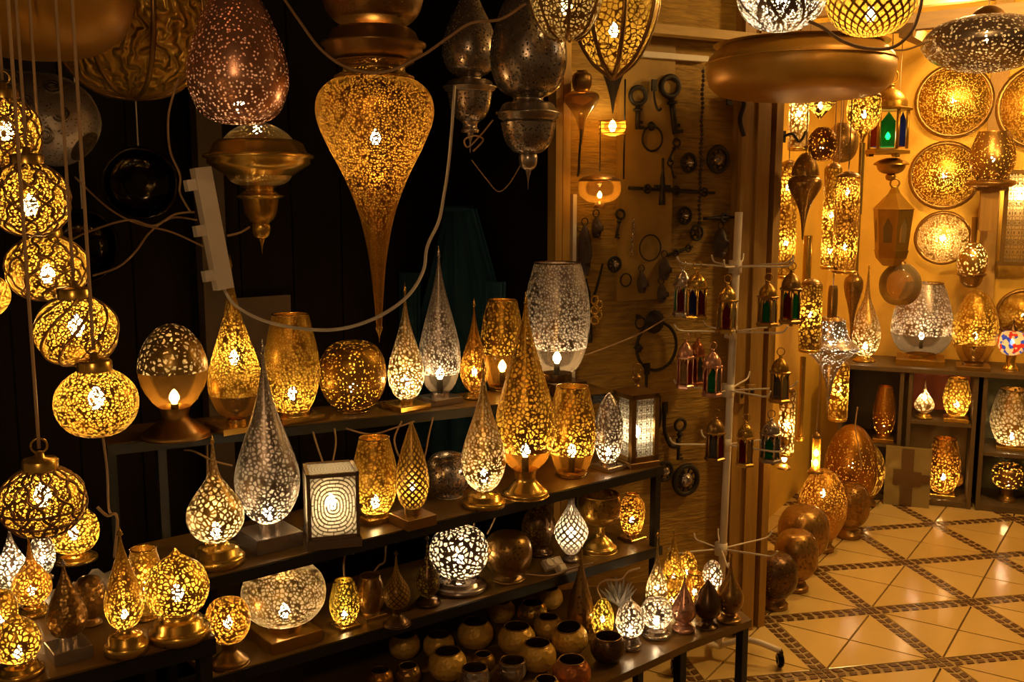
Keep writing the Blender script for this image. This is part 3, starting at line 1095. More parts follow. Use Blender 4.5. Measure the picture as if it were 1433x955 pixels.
def box_lantern(label, c, sx, sy, H, yaw, panel, frame_metal, bar, lit, col, roof=False, plinth=0.0, shape_name='square_lantern'):
    t = thing(shape_name, label, 'lantern', (c[0], c[1], c[2] + .0008), yaw)
    fm = metal_mat(frame_metal)
    x, y = sx / 2, sy / 2
    if plinth:
        mesh_obj('base', box(sx * 1.06, sy * 1.06, plinth, bev=.002), fm, t, False)
    z0, z1 = plinth, H
    for px_, py_ in ((-x, -y), (x, -y), (x, y), (-x, y)):
        mesh_obj('post', box(bar, bar, z1 - z0, (px_ * (1 - bar / sx), py_ * (1 - bar / sy), z0)), fm, t, False)
    for zz in (z0, z1 - bar):
        mesh_obj('rail', join(box(sx, bar, bar, (0, -y + bar / 2, zz)), box(sx, bar, bar, (0, y - bar / 2, zz)), box(bar, sy - 2 * bar, bar, (-x + bar / 2, 0, zz)), box(bar, sy - 2 * bar, bar, (x - bar / 2, 0, zz))), fm, t, False)
    pm = panel_mat(panel)
    e = bar * .5
    for p, q in (((-x, -y + e), (x, -y + e)), ((x - e, -y), (x - e, y)), ((x, y - e), (-x, y - e)), ((-x + e, y), (-x + e, -y))):
        quad_panel('pierced_panel', t, p, q, z0 + bar * .5, z1 - bar * .5, pm)
    if roof:
        hr = H * .07
        mesh_obj('roof', ([(-x * 1.12, -y * 1.12, H), (x * 1.12, -y * 1.12, H), (x * 1.12, y * 1.12, H), (-x * 1.12, y * 1.12, H), (-x * .25, -y * .25, H + hr), (x * .25, -y * .25, H + hr), (x * .25, y * .25, H + hr), (-x * .25, y * .25, H + hr)],
                          [(3, 2, 1, 0), (4, 5, 6, 7), (0, 1, 5, 4), (1, 2, 6, 5), (2, 3, 7, 6), (3, 0, 4, 7)]), fm, t, False)
        lathe_part('knob', t, smooth_profile([(x * .2, H + hr), (x * .1, H + hr * 1.6), (x * .3, H + hr * 2.6), (.001, H + hr * 3.6)], 3), fm, 10)
        mesh_obj('ring', ring(x * .34, x * .06, 'xz', (0, 0, H + hr * 4.2), 16, 5), fm, t)
    else:
        v = [(-x, -y, H - bar * .4), (x, -y, H - bar * .4), (x, y, H - bar * .4), (-x, y, H - bar * .4)]
        mesh_obj('lid', (v, [(0, 1, 2, 3)]), pm, t, False, [((0, 0), (1, 0), (1, 1), (0, 1))])
    add_bulb(t, plinth + H * .3, max(sx, sy) * .55, lit, col, .013, H * .2)
    return t


q0 = on_z(465, 774, Z2)
m0 = pxm(q0)
cc = q0 + Vector((q0.x, q0.y, 0)).normalized() * .085
hh = z_at(cc, 655) - Z2
box_lantern('square metal lantern with concentric ring cutouts on the middle shelf', (cc.x, cc.y, Z2), .118, .118, hh, atan2(d2.y, d2.x) - .40, 'rings', 'pewter', .008, .7, WARM_WHITE, False, .022)
q0 = on_z(889, 658, Z2)
cc = q0 + Vector((q0.x, q0.y, 0)).normalized() * .07
hh = z_at(cc, 548) - Z2
box_lantern('tall box lantern with white-lit lacework panels and pointed roof on the middle shelf', (cc.x, cc.y, Z2), .098, .098, hh, atan2(d2.y, d2.x) - .2, 'lace', 'bronze', .016, .7, (1, .82, .55), True, .016)

# ------------------------------------------------------------------ left front table
lamp('bulging gold lamp with a leaf-shaped tip on a thick round base, left table corner', 252, 908, 768, 86, ZT, 'onion', 'gold', 'cell', 6, 1.3, 828, ('rd', 84, 36), thick=.16)
lamp('gold vase lamp with glowing open rim behind the leaf-tipped lamp', 206, 872, 768, 50, ZT, 'vase', 'gold', 'cell', 5, 1.5, 822, ('rd', 40, 8))
lamp('gold teardrop lamp on a stepped round foot in the middle of the left table', 178, 925, 738, 52, ZT, 'slimtear', 'gold', 'cell', 5, 1.5, 860, ('rd', 60, 36))
lamp('unlit clear faceted teardrop lamp on a square mirrored base, left table front', 98, 934, 782, 54, ZT, 'slimtear', 'bronze', 'hammer', 6, 0, None, ('sq', 64, 30), base_metal='silver_solid')
lamp('unlit round bronze jar lamp behind the clear teardrop', 128, 880, 806, 42, ZT, 'globe', 'bronze', 'hammer', 6, 0, None, ('rd', 30, 10))
lamp('amber teardrop lamp at the back of the left table', 48, 868, 745, 52, ZT, 'fattear', 'amber', 'cell', 5, 1.5, 825, ('rd', 46, 16))
lamp('brilliant silver teardrop lamp at the left edge of the picture', 20, 840, 730, 50, ZT, 'tear', 'silver', 'cell', 6, 2.2, 790, ('rd', 42, 8))
lamp('small silver oval lamp beneath the lowest hanging globe', 62, 815, 745, 34, ZT, 'egg', 'silver', 'cell', 5, 1.6, 782, ('rd', 26, 8))
lamp('gold pear lamp on a round foot at the bottom left corner', 28, 957, 856, 62, ZT, 'onion', 'gold', 'cell', 7, 1.4, 912, ('rd', 66, 20))
lamp('gold globe lamp half cut by the left edge, behind the corner pear lamp', 4, 905, 826, 46, ZT, 'globe', 'gold', 'cell', 6, 1.5, 868, ('rd', 40, 12))
lamp('gold globe lamp glowing behind the lowest hanging globe', 106, 794, 714, 68, ZT, 'globe', 'gold', 'cell', 5, 1.6, 745, ('rd', 60, 12))
pc = on_z(140, 826, ZT)
vs, fs = [], []
for i in range(9):
    for j in range(7):
        vs.append(((i / 8 - .5) * .10, (j / 6 - .5) * .075, .022 + .010 * sin(i * 1.3 + j) + .008 * cos(j * 1.7 - i * .6) - .016 * (abs(i / 8 - .5) * 2) ** 2))
for i in range(8):
    for j in range(6):
        fs.append((i * 7 + j, (i + 1) * 7 + j, (i + 1) * 7 + j + 1, i * 7 + j + 1))
pcl = mesh_obj('crumpled_paper', (vs, fs), plain('white_paper', (.7, .6, .48), .8, noise=.05), None)
pcl.location = (pc.x, pc.y, ZT + .004)
pcl.modifiers.new('thick', 'SOLIDIFY').thickness = .002
tag(pcl, 'crumpled white paper on the left table under the cord knot', 'paper')

# ------------------------------------------------------------------ low table: small lamps on the right
lamp('dark gold teardrop lamp with a long neck behind the bowls', 812, 898, 765, 38, ZB, 'slimtear', 'bronze', 'dots', 5, 0, None, ('rd', 20, 4))
lamp('small glowing yellow egg lamp beside the bowls', 843, 905, 838, 32, ZB, 'egg', 'green', 'cell', 4.5, 1.6, 866, ('rd', 26, 6))
lamp('white-lit silver pear lamp on the front of the low table', 881, 914, 836, 40, ZB, 'onion', 'silver', 'cell', 5, 1.8, 888, ('rd', 34, 18))
lamp('silver-speckled round lamp on a glass plate, low table front edge', 918, 899, 838, 44, ZB, 'globe', 'silver', 'cell', 5, 1.5, 876, ('rd', 40, 14))
lamp('lit pale teardrop lamp with long neck, leftmost at the back of the low table cluster', 918, 868, 742, 30, ZB, 'fattear', 'pale', 'cell', 5, 1.6, 822, ('rd', 24, 6))
lamp('lit amber teardrop lamp in the middle of the low table cluster', 941, 838, 738, 30, ZB, 'slimtear', 'gold', 'cell', 4, 1.7, 806, ('rd', 26, 6))
lamp('lit gold oval lamp at the back of the low table cluster', 961, 828, 772, 28, ZB, 'egg', 'gold', 'cell', 4.5, 1.7, 800, ('rd', 24, 6))
lamp('lit gold vase lamp in the centre of the low table cluster', 971, 858, 802, 30, ZB, 'vase', 'amber', 'cell', 4.5, 1.7, 828, ('rd', 24, 6))
lamp('lit gold jar lamp behind the copper teardrop of the low table cluster', 940, 858, 808, 26, ZB, 'jar', 'gold', 'cell', 4.5, 1.6, 840, ('rd', 22, 6))
lamp('white-lit openwork egg lamp at the right of the low table cluster', 996, 836, 784, 28, ZB, 'egg', 'silver', 'cell', 5.5, 1.8, 812, ('rd', 22, 6), thick=.18)
lamp('unlit copper teardrop lamp in front of the low table cluster', 956, 889, 806, 34, ZB, 'slimtear', 'copper', 'dots', 4.5, 0, None, ('rd', 32, 12))
lamp('unlit dark brown pear lamp with a flat tip in front of the low table cluster', 989, 884, 812, 38, ZB, 'drop', 'dark', None, 5, 0, None, ('ped', 30, 14))
lamp('unlit brown teardrop lamp with a bent tip at the right end of the low table', 1020, 876, 772, 38, ZB, 'fattear', 'bronze', 'dots', 4.5, 0, None, ('rd', 34, 12))


def crystal(label, px, bot, top, wpx, z):
    c = on_z(px, bot, z)
    m = pxm(c)
    H = z_at(c, top) - z
    t = thing('crystal_flower', label, 'ornament', (c.x, c.y, z), facing(c))
    gm = glass_mat('crystal', (.9, .85, .8), .55, .12)
    lathe_part('base', t, smooth_profile([(.0, .001), (.018, .001), (.016, .006), (.005, .014), (.004, H * .4)], 2), gm, 12)
    for k in range(18):
        a = k * 2.4
        tl = .15 + .75 * (k / 18)
        d = Vector((cos(a) * sin(tl), sin(a) * sin(tl), cos(tl)))
        s = d.orthogonal().normalized()
        o = Vector((0, 0, H * .38))
        L = H * .62 * (1 - .2 * (k / 18))
        wv = wpx * m * .06
        n = d.cross(s)
        vs = [o, o + d * L * .5 + s * wv, o + d * L * .5 + n * wv, o + d * L * .5 - s * wv, o + d * L * .5 - n * wv, o + d * L]
        mesh_obj('petal', (vs, [(0, 1, 2), (0, 2, 3), (0, 3, 4), (0, 4, 1), (5, 2, 1), (5, 3, 2), (5, 4, 3), (5, 1, 4)]), gm, t, False)
    return t


crystal('spiky clear crystal flower ornament behind the white-lit silver pear lamp', 866, 876, 806, 60, ZB)


# ------------------------------------------------------------------ bowls on the low table
def bowl(label, px, top, bot, wpx, metal='bowl', pat='hammer', tilt=0.0, z=ZB, open_=.66):
    d, k = 2.2, 1.45
    for _ in range(60):
        c = at(px, top, d)
        R = wpx * .95 * pxm(c) / 2
        if c.z <= z + R * k:
            break
        d += .012
    c.z = z + .0012 + R * .8 * abs(sin(radians(tilt)))
    H = R * k
    t = thing('metal_bowl', label, 'bowl', c, facing(c), 'round metal bowls on the low table')
    t.rotation_euler = (radians(tilt), radians(-tilt * .6), facing(c))
    mats = [metal_mat(metal, pat, .012 if pat == 'hammer' else .006, .15)]
    P = smooth_profile([(R * .45, 0), (R * .72, H * .08), (R * .96, H * .32), (R, H * .5), (R * .93, H * .75), (R * open_ * 1.08, H * .95), (R * open_, H)], 3)
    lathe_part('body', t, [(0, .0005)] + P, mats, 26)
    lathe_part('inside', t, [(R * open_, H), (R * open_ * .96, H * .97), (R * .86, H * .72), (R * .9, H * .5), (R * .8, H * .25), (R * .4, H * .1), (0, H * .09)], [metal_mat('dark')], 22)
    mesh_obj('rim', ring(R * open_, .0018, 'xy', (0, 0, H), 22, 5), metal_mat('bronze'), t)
    return t


bowl('round gold bowl farthest left of the bowls', 566, 889, 936, 47)
bowl('round gold bowl with a bright side, second from the left among the bowls', 614, 889, 938, 47)
bowl('large gold bowl set behind the two leftmost bowls', 665, 871, 920, 54)
bowl('front gold bowl with speckled side, nearest the picture bottom', 626, 915, 972, 57)
bowl('gold bowl at the back left of the bowls', 701, 844, 886, 42)
bowl('ribbed gold bowl at the back, overlapping the farthest bowl', 745, 846, 886, 46, 'polished')
bowl('farthest bowl, half hidden behind the ribbed gold bowl', 768, 824, 872, 42)
bowl('wide gold bowl in the middle of the bowls', 723, 878, 925, 56)
bowl('gold bowl with a bright rim right of the middle', 767, 866, 910, 43)
bowl('brown glass-like tumbler bowl beside the yellow egg lamp', 807, 882, 884, 28, 'pewter', 'hammer', open_=.9)
bowl('tilted gold bowl leaning on the red copper one', 799, 880, 928, 54, tilt=9)
bowl('gold bowl in front with a glint inside', 752, 903, 956, 56)
bowl('silver bowl with a wide mouth between the front gold bowls', 717, 926, 985, 42, 'silver_solid', open_=.86)
bowl('dark copper bowl with pierced inside at the right of the bowls', 851, 893, 946, 52, 'dark', 'dots', open_=.74)
bowl('red copper bowl under the tilted gold one', 800, 926, 976, 58, 'redcopper')
bowl('openwork gold bowl between the front bowls', 676, 917, 950, 36, 'gold', 'dots')
bowl('bright silver bowl cut by the bottom edge', 664, 938, 990, 46, 'silver_solid', open_=.8)
bowl('orange glass bowl cut by the bottom edge', 532, 940, 990, 40, 'amber')
bowl('small brown bowl at the bottom edge beside the orange one', 571, 934, 985, 40, 'bronze')
bowl('gold bowl at the bottom edge below the one with a glint', 764, 952, 998, 46)
# ------------------------------------------------------------------ hanging globes at the left


def cap_ring(t, z, R, m, mat):
    c = lathe_part('cap', t, [(R, z), (R, z + .016), (R * .9, z + .019), (R * .3, z + .021), (R * .22, z + .03), (0, z + .031)], mat, 20)
    mesh_obj('loop', ring(.011, .0018, 'xz', (0, 0, z + .038), 14, 5), mat, c)


def globe_pendant(label, px, top, bot, wpx, y, pat, bulb, k=1.0, cell=4.8, cap=True, offs=0.0, th=.15):
    c = at(px, bot, y)
    z0 = c.z
    t = thing('pendant_lamp', label, 'lamp', c, facing(c), 'globe pendants on cords at the left')
    m = pxm(c)
    R = wpx * m / 2
    H = z_at(c, top) - z0
    P = prof('fullglobe', R, 0, H)
    lathe_part('shade', t, P, [metal_mat('gold', 'cell', cell * m, th)], 36)
    rm = metal_mat('bronze')
    if pat != 'cell':
        nu, turn, both = {'ogee': (8, .40, True), 'spiral': (9, .36, False), 'petal': (9, .30, True)}[pat]
        N = len(P) - 1
        for q in range(nu):
            for sg in ((1, -1) if both else (1,)):
                pts = []
                for i, (r, z) in enumerate(P):
                    f = i / N
                    a = 2 * pi * (q / nu + sg * (turn * f + (.012 * sin(f * 2 * pi * nu * turn * 2) if both else 0)))
                    pts.append((max(r, .004) * 1.005 * cos(a), max(r, .004) * 1.005 * sin(a), z))
                mesh_obj('rib', tube(pts, .0024, 5, 1), rm, t)
        if pat == 'petal':
            for f in (.33, .45):
                i = int(N * f)
                mesh_obj('band', ring(P[i][0] * 1.005, .0024, 'xy', (0, 0, P[i][1]), 30, 5), rm, t)
    if cap:
        cap_ring(t, H - .004, R * .42, m, metal_mat('polished'))
    add_bulb(t, z_at(c, bulb) - z0 - .014, R, k, BULB_COL, .012, .02)
    mesh_obj('cord', tube([(0, 0, H + .03), (offs * .3, .0, H + .3), (offs, 0, CEIL - z0)], .0026, 6, 4), M_cord(), t)
    return t


globe_pendant('topmost lattice globe pendant, cut by the left edge', 12, 138, 234, 92, 1.72, 'ogee', 185, .95)
globe_pendant('lattice globe pendant with a four-petal glow, second from the top', 45, 229, 330, 106, 1.62, 'ogee', 290, 1.05)
globe_pendant('lattice globe pendant below the four-petal one', 69, 330, 420, 108, 1.80, 'ogee', 385, 1.0)
globe_pendant('plain gold globe pendant barely showing at the left edge', -32, 380, 448, 90, 1.75, 'cell', 420, 1.4)
globe_pendant('globe pendant with slanting spiral bands', 110, 416, 511, 110, 1.58, 'spiral', 458, 1.05)
globe_pendant('globe pendant pierced all over with small holes, just left of the egg lamp', 138, 517, 611, 112, 1.50, 'cell', 560, 1.1, 4.8)
globe_pendant('lowest globe pendant with petal-shaped panels', 63, 656, 748, 113, 1.42, 'petal', 695, .9)

# ------------------------------------------------------------------ large hanging pieces, left to right


def ribbed_dome(label, px, top, bot, wpx, y, metal, nrib, bulb, k, kind='dome', cell=12, rib_metal='bronze', group=None, cord=True, pat='emboss'):
    c = at(px, bot, y)
    z0 = c.z
    t = thing('pendant_lamp', label, 'lamp', c, facing(c), group)
    m = pxm(c)
    R = wpx * m / 2
    H = z_at(c, top) - z0
    P = prof(kind, R, 0, H, 4)
    lathe_part('shade', t, P, [metal_mat(metal, pat, cell * m, .16)], 36)
    rm = metal_mat(rib_metal)
    for i in range(nrib):
        a = 2 * pi * (i + .35) / nrib
        pts = [(r * cos(a) * 1.01, r * sin(a) * 1.01, z) for r, z in P]
        mesh_obj('rib', tube(pts, max(.004, R * .035), 6, 1), rm, t)
    if k:
        add_bulb(t, z_at(c, bulb) - z0, R, k, BULB_COL, .014)
    if cord:
        mesh_obj('cord', tube([(0, 0, H - .002), (0, 0, CEIL - z0)], .003, 6, 1), M_cord(), t)
    return t


ribbed_dome('large embossed gold dome pendant with dark ribs at the top left', 188, -70, 138, 212, 2.4, 'brightgold', 8, 40, .0)
stack('pendant_lamp', 'broad smooth amber dome pendant in the top left corner', 'lamp', 52, 2.0, [('shade', -60, 84, 262, 'dome', 'dimgold'), ('cap', -90, -60, 60, 'cap', 'bronze')], (), CEIL)


def spun(name, label, cat, axis0, axis1, parts, extra=None):
    """things turned about any axis: axis0 -> axis1; parts = (part, from, to, radius, profile, metal, pattern, cell)"""
    d = axis1 - axis0
    L = d.length
    t = thing(name, label, cat, axis0)
    t.rotation_euler = basis(d).to_euler()
    for p in parts:
        pn, a, b, R, kind, metal = p[:6]
        lathe_part(pn, t, prof(kind, R, a * L, b * L), [metal_mat(metal, p[6] if len(p) > 6 else None, p[7] if len(p) > 7 else .006, p[8] if len(p) > 8 else .15)], p[9] if len(p) > 9 else 32)
    return t


t = spun('pendant_lamp', 'tilted silver teardrop pendant with round rosettes behind the cords', 'lamp', at(118, 205, 2.6), at(-60, 60, 2.65),
         [('shade', 0, 1, .112, 'fattear', 'brightsilver', 'cell', .008, .28)])
v_ = basis(at(-60, 60, 2.65) - at(118, 205, 2.6)).transposed() @ (CAM - at(118, 205, 2.6))
a0_ = atan2(v_.y, v_.x)
for k_, (a_, r_) in enumerate(((a0_ - .1, .30), (a0_ - .75, .24), (a0_ + .6, .27), (a0_ + .25, .12), (a0_ - .4, .11), (a0_ + .15, .48))):
    L_ = (at(-60, 60, 2.65) - at(118, 205, 2.6)).length
    zz = L_ * r_
    Rr = .112 * (.80 if r_ > .4 else 1.0 if r_ > .2 else .88)
    o = mesh_obj('rosette', join(ring(.019, .003, 'xy', (0, 0, 0), 16, 5), ring(.010, .0025, 'xy', (0, 0, .001), 12, 5)), metal_mat('silver_solid'), t)
    o.location = (Rr * cos(a_), Rr * sin(a_), zz)
    o.rotation_euler = basis(Vector((cos(a_), sin(a_), .0))).to_euler()
mesh_obj('cord', tube([(0, 0, L_), (.05, .1, L_ + .1)], .003, 6, 3), M_cord(), t)


def dark_dish(label, px, py, R, y, yaw, pitch):
    c = at(px, py, y)
    t = thing('pendant_dish', label, 'lamp', c)
    nrm_ = Vector((sin(yaw) * cos(pitch), -cos(yaw) * cos(pitch), sin(pitch)))
    bs_ = basis(nrm_)
    t.rotation_euler = bs_.to_euler()
    bm_ = metal_mat('black')
    lathe_part('dish', t, prof('bowl', R, -R * .55, 0), [bm_], 36)
    mesh_obj('rim', ring(R, R * .06, 'xy', (0, 0, 0), 36, 8), bm_, t)
    top = bs_.transposed() @ Vector((0, 0, CEIL - c.z))
    mesh_obj('cord', tube([(0, R, 0), top], .002, 5, 1), M_cable(), t)
    return t


dark_dish('glossy black round dish pendant left of the power strip', 196, 257, .094, 2.72, .35, -.15)
dark_dish('glossy black ring-edged dish pendant behind the lattice globes', 118, 345, .098, 2.78, .9, 0)

stack('pendant_lamp', 'copper-pink pear pendant with mirror-like speckles', 'lamp', 336, 2.3,
      [('shade', -45, 175, 138, 'copper', 'copper', 'dots', 5, .28), ('cap', -70, -45, 48, 'cap', 'copper')], [(150, .35, 138, WARM_WHITE)], CEIL)
stack('pendant_lamp', 'brass disc pendant with tiered lower bowl below the copper pear', 'lamp', 367, 2.5,
      [('dome', 172, 204, 100, 'cap', 'pale', 'dots', 4, .3), ('disc', 196, 246, 150, 'disc', 'polished'), ('bowl', 242, 262, 92, 'bowl', 'pale', 'dots', 4, .3), ('neck', 258, 274, 52, 'neck', 'polished'),
       ('collar', 270, 280, 66, 'disc', 'polished'), ('lower_bowl', 278, 314, 50, 'bowl', 'gold', 'dots', 4), ('stem', 308, 334, 26, 'jar', 'polished'), ('finial', 330, 356, 9, 'invtear', 'polished'), ('neck_pipe', 140, 176, 22, 'cyl', 'bronze')], [(184, .6, 90)], CEIL)
stack('pendant_lamp', 'long gold turnip-shaped pendant tapering to a fine point in the centre', 'lamp', 531, 2.42,
      [('shade', 108, 462, 160, 'invtear', 'amber', 'cell', 3.6, .17), ('neck', 84, 114, 108, 'neck', 'bronze', 'dots', 4), ('disc', 40, 90, 140, 'disc', 'bronze'), ('upper_globe', -40, 44, 134, 'dome', 'bronze', 'dots', 4, .3), ('finial', 456, 480, 10, 'invtear', 'polished')],
      [(195, 1.3, 120)], CEIL)
stack('pendant_lamp', 'unlit pewter pendant with pear body and small bowl, left of the larger one', 'lamp', 658, 2.75,
      [('shade', -12, 108, 76, 'copper', 'pewter', 'dots', 4, .22), ('neck', 103, 118, 42, 'neck', 'pewter'), ('disc', 112, 134, 76, 'disc', 'pewter'), ('bowl', 130, 172, 62, 'bowl', 'pewter', 'dots', 4, .2), ('stem', 168, 186, 26, 'neck', 'silver_solid'), ('finial', 182, 214, 10, 'invtear', 'silver_solid')], (), CEIL)
stack('pendant_lamp', 'larger unlit pewter pendant with speckled body and pointed finial', 'lamp', 739, 2.5,
      [('shade', -50, 138, 106, 'copper', 'pewter', 'dots', 4.5, .24), ('neck', 130, 150, 54, 'neck', 'pewter'), ('disc', 144, 176, 90, 'disc', 'pewter'), ('bowl', 172, 216, 76, 'bowl', 'pewter', 'dots', 4, .2), ('stem', 210, 238, 26, 'jar', 'silver_solid'), ('finial', 232, 266, 9, 'invtear', 'silver_solid')], (), CEIL)
ribbed_dome('embossed gold flower pendant with dark ribs, flat-bottomed, at the top centre', 792, -120, 56, 128, 2.35, 'pale', 7, 20, .16, 'bowl', 6, 'bronze', pat='cell')  # piercing and faint bulb added to brighten the embossed metal
t = stack('pendant_lamp', 'embossed gold lotus pendant with dark ribs and a pointed tip', 'lamp', 858, 2.55, [('shade', -100, 110, 124, 'funnelbud', 'gold', 'cell', 7, .1)], [(45, .45, 100)], CEIL)
c_ = at(858, 110, 2.55)
m_ = pxm(c_)
P_ = prof('funnelbud', 62 * m_, 0, z_at(c_, -100) - c_.z)
for i in range(8):
    a_ = 2 * pi * (i + .3) / 8
    mesh_obj('rib', tube([(r * cos(a_) * 1.02, r * sin(a_) * 1.02, z) for r, z in P_], .006, 6, 1), metal_mat('bronze'), t)

# right-hand ceiling pieces
stack('pendant_lamp', 'white-lit silver filigree bowl pendant at the top right', 'lamp', 1092, 2.45, [('shade', -70, 45, 128, 'dome', 'silver', 'petal', 4.2, .16)], [(2, 1.5, 128, (1, .84, .6))], CEIL)
stack('pendant_lamp', 'gold lattice bowl pendant at the top right beside the silver filigree one', 'lamp', 1217, 2.5, [('shade', -70, 52, 130, 'dome', 'gold', 'lattice_fine', 4, .15)], [(22, .7, 130)], CEIL)
stack('pendant_lamp', 'wide flat gold disc pendant with creased rim over the hung wall', 'lamp', 1117, 3.05,
      [('shade', 54, 139, 256, 'puff', 'dimgold'), ('rim', 86, 90, 260, 'waist', 'brightgold'), ('upper_rim', 61, 64, 238, 'waist', 'brightgold'), ('cap', 44, 56, 50, 'cap', 'bronze')], (), CEIL)
stack('pendant_lamp', 'wide silver speckled disc pendant at the right edge', 'lamp', 1378, 3.3, [('shade', 22, 102, 172, 'flat', 'silver', 'dots', 5, .34), ('cap', 8, 26, 46, 'cap', 'bronze')], [(54, .8, 100)], CEIL)

# ------------------------------------------------------------------ hung wall: small lamps and ironwork


def wall_pt(px, py, off=0.0):
    return on_plane(px, py, A + wout * off, wout)


WYAW = atan2(wdir.y, wdir.x)


def wthing(name, label, cat, px, py, off=.03, group=None):
    """frame on the hung wall: local x along the wall to the right, z up, -y towards the viewer"""
    p = wall_pt(px, py, off)
    t = thing(name, label, cat, p, WYAW, group)
    s = pxm(p)
    return t, s, s / abs(sin(WYAW - atan2(p.y, p.x)))


IR = M_iron()
t, s, sx = wthing('wall_sconce', 'heart-shaped brass wall lamp with bare bulb on the door casing', 'lamp', 814, 140, .09)
lathe_part('shade', t, prof('jar', 14 * s, 10 * s, 40 * s), [metal_mat('bronze')], 20)
lathe_part('body', t, prof('invtear', 25 * s, -62 * s, 12 * s), [glass_mat('amber_glass', GLASS['amber_glass'], .3)], 24)
add_bulb(t, 20 * s, .05, 2.2, BULB_COL, .011)
mesh_obj('bracket', tube([(0, 0, -40 * s), (-3 * s, 0, -80 * s), (2 * s, .02, -98 * s), (9 * s, .05, -104 * s)], .004, 6), IR, t)
t, s, sx = wthing('hanging_cup_lamp', 'wire lamp with a glowing glass cup hanging on the wall', 'lamp', 857, 190, .10)
lathe_part('cup', t, prof('bowlcup', 19 * s, 0, 20 * s), [glass_mat('amber_glass', GLASS['amber_glass'], .3)], 22)
for zz in (3, 9, 15, 20):
    mesh_obj('wire_ring', ring(19.5 * s, .0016, 'xy', (0, 0, zz * s), 22, 5), metal_mat('polished'), t)
add_bulb(t, 6 * s, .05, 2.6, BULB_COL, .012)
lathe_part('neck', t, prof('funnel', 14 * s, 30 * s, 82 * s)[::-1], [IR], 14)
mesh_obj('hanger', tube([(20 * s, 0, -60 * s), (20 * s, 0, 78 * s)], .003, 5, 1), IR, t)
mesh_obj('hanger', tube([(-20 * s, 0, 20 * s), (-20 * s, 0, -50 * s)], .002, 5, 1), IR, t)
stack('hanging_bowl_lamp', 'small unlit-looking glass bowl lamp with a tiny flame on the hung wall', 'lamp', 839, wall_pt(839, 270, .1).y, [('bowl', 252, 284, 60, 'bowlcup', 'amber_glass'), ('lid', 244, 254, 60, 'cap', 'bronze'), ('foot', 282, 292, 18, 'cap', 'bronze')], [(272, 1.4, 40)])


def key(label, px, py, size, ang, ringw=14):
    t, s, sx = wthing('iron_key', label, 'key', px, py, .022)
    t.rotation_euler = Matrix.Rotation(WYAW, 3, 'Z').to_4x4().to_euler() if not ang else (Matrix.Rotation(WYAW, 3, 'Z') @ Matrix.Rotation(ang, 3, 'Y')).to_euler()
    R = ringw * s
    mesh_obj('bow', ring(R, R * .26, 'xz', (0, 0, 0), 20, 6, .9), IR, t)
    mesh_obj('shaft', tube([(0, 0, -R), (0, 0, -size * s)], [R * .3, R * .26, R * .2], 8, 3), IR, t)
    mesh_obj('bit', join(box(R * .9, R * .3, R * .35, (R * .4, 0, -size * s)), box(R * .6, R * .3, R * .3, (R * .3, 0, -size * s + R * .6))), IR, t, False)
    mesh_obj('collar', ring(R * .4, R * .15, 'xy', (0, 0, -R * 1.5), 12, 5), IR, t)
    return t


key('largest black iron key hanging high on the wall', 938, 121, 66, -.16, 15)
key('brown iron key left of the largest key', 893, 134, 46, 0, 13)
key('thin iron key hanging low, right of the box lantern', 952, 595, 50, .05, 9)


def knocker(label, px, py, R, boss=True, thick=.09):
    t, s, sx = wthing('door_knocker', label, 'door knocker', px, py, .022)
    mesh_obj('ring', ring(R * s, R * s * thick, 'xz', (0, 0, 0), 26, 6), IR, t)
    if boss:
        b = lathe_part('boss', t, smooth_profile([(R * s * .5, 0), (R * s * .4, .008), (R * s * .2, .022), (0, .025)], 2), [IR], 12)
        b.rotation_euler = (radians(90), 0, 0)
        b.location = (0, .015, R * s)
    return t


knocker('small black ring knocker with a round boss high on the wall', 913, 194, 17)
knocker('thin ring hanging in the middle of the wall', 910, 347, 18, False, .06)
kk = knocker('largest ring knocker at the right of the silver vase', 919, 485, 34, True, .07)
b = lathe_part('square_boss', kk, [(0, 0), (.014, 0), (.014, .02), (.009, .026), (0, .027)], [IR], 4, smooth=False)
b.rotation_euler = (radians(90), 0, 0)
b.location = (-.075, .01, 0)


def medallion(label, px, py, R, petals=8):
    t, s, sx = wthing('iron_medallion', label, 'ornament', px, py, .02)
    mesh_obj('ring', ring(R * s, R * s * .2, 'xz', (0, 0, 0), 24, 6), IR, t)
    d = lathe_part('boss', t, smooth_profile([(R * s * .55, 0), (R * s * .5, .01), (R * s * .2, .02), (0, .024)], 2), [metal_mat('pewter', 'hammer', .01)], 16)
    d.rotation_euler = (radians(90), 0, 0)
    for k in range(petals):
        a = 2 * pi * k / petals
        mesh_obj('spoke', tube([(R * s * .4 * cos(a), 0, R * s * .4 * sin(a)), (R * s * cos(a), 0, R * s * sin(a))], .0035, 5, 1), IR, t)
    return t


medallion('round black iron medallion on the right of the wall', 1005, 223, 17)
medallion('small iron rosette left of the chain of beads', 964, 228, 12, 6)
medallion('small dark rosette low on the wall beside the stand', 930, 660, 13, 6)
medallion('flat pierced iron roundel above the low table cluster', 960, 672, 20, 10)


def strap(label, px0, py0, px1, py1, h, knobs=2):
    a, b = wall_pt(px0, py0, .02), wall_pt(px1, py1, .02)
    t = thing('iron_strapwork', label, 'hinge', a, WYAW)
    L = (b - a).length
    s = pxm(a)
    dz = b.z - a.z
    mesh_obj('strap', tube([(0, 0, 0), (L * .5, 0, dz * .5), (L, 0, dz)], [h * s * .5, h * s * .65, h * s * .4], 6, 3), IR, t)
    for k in range(knobs):
        f = (k + .6) / knobs
        mesh_obj('scroll', ring(h * s * 1.1, h * s * .35, 'xz', (L * f, -.004, dz * f), 14, 5), IR, t)
    return t


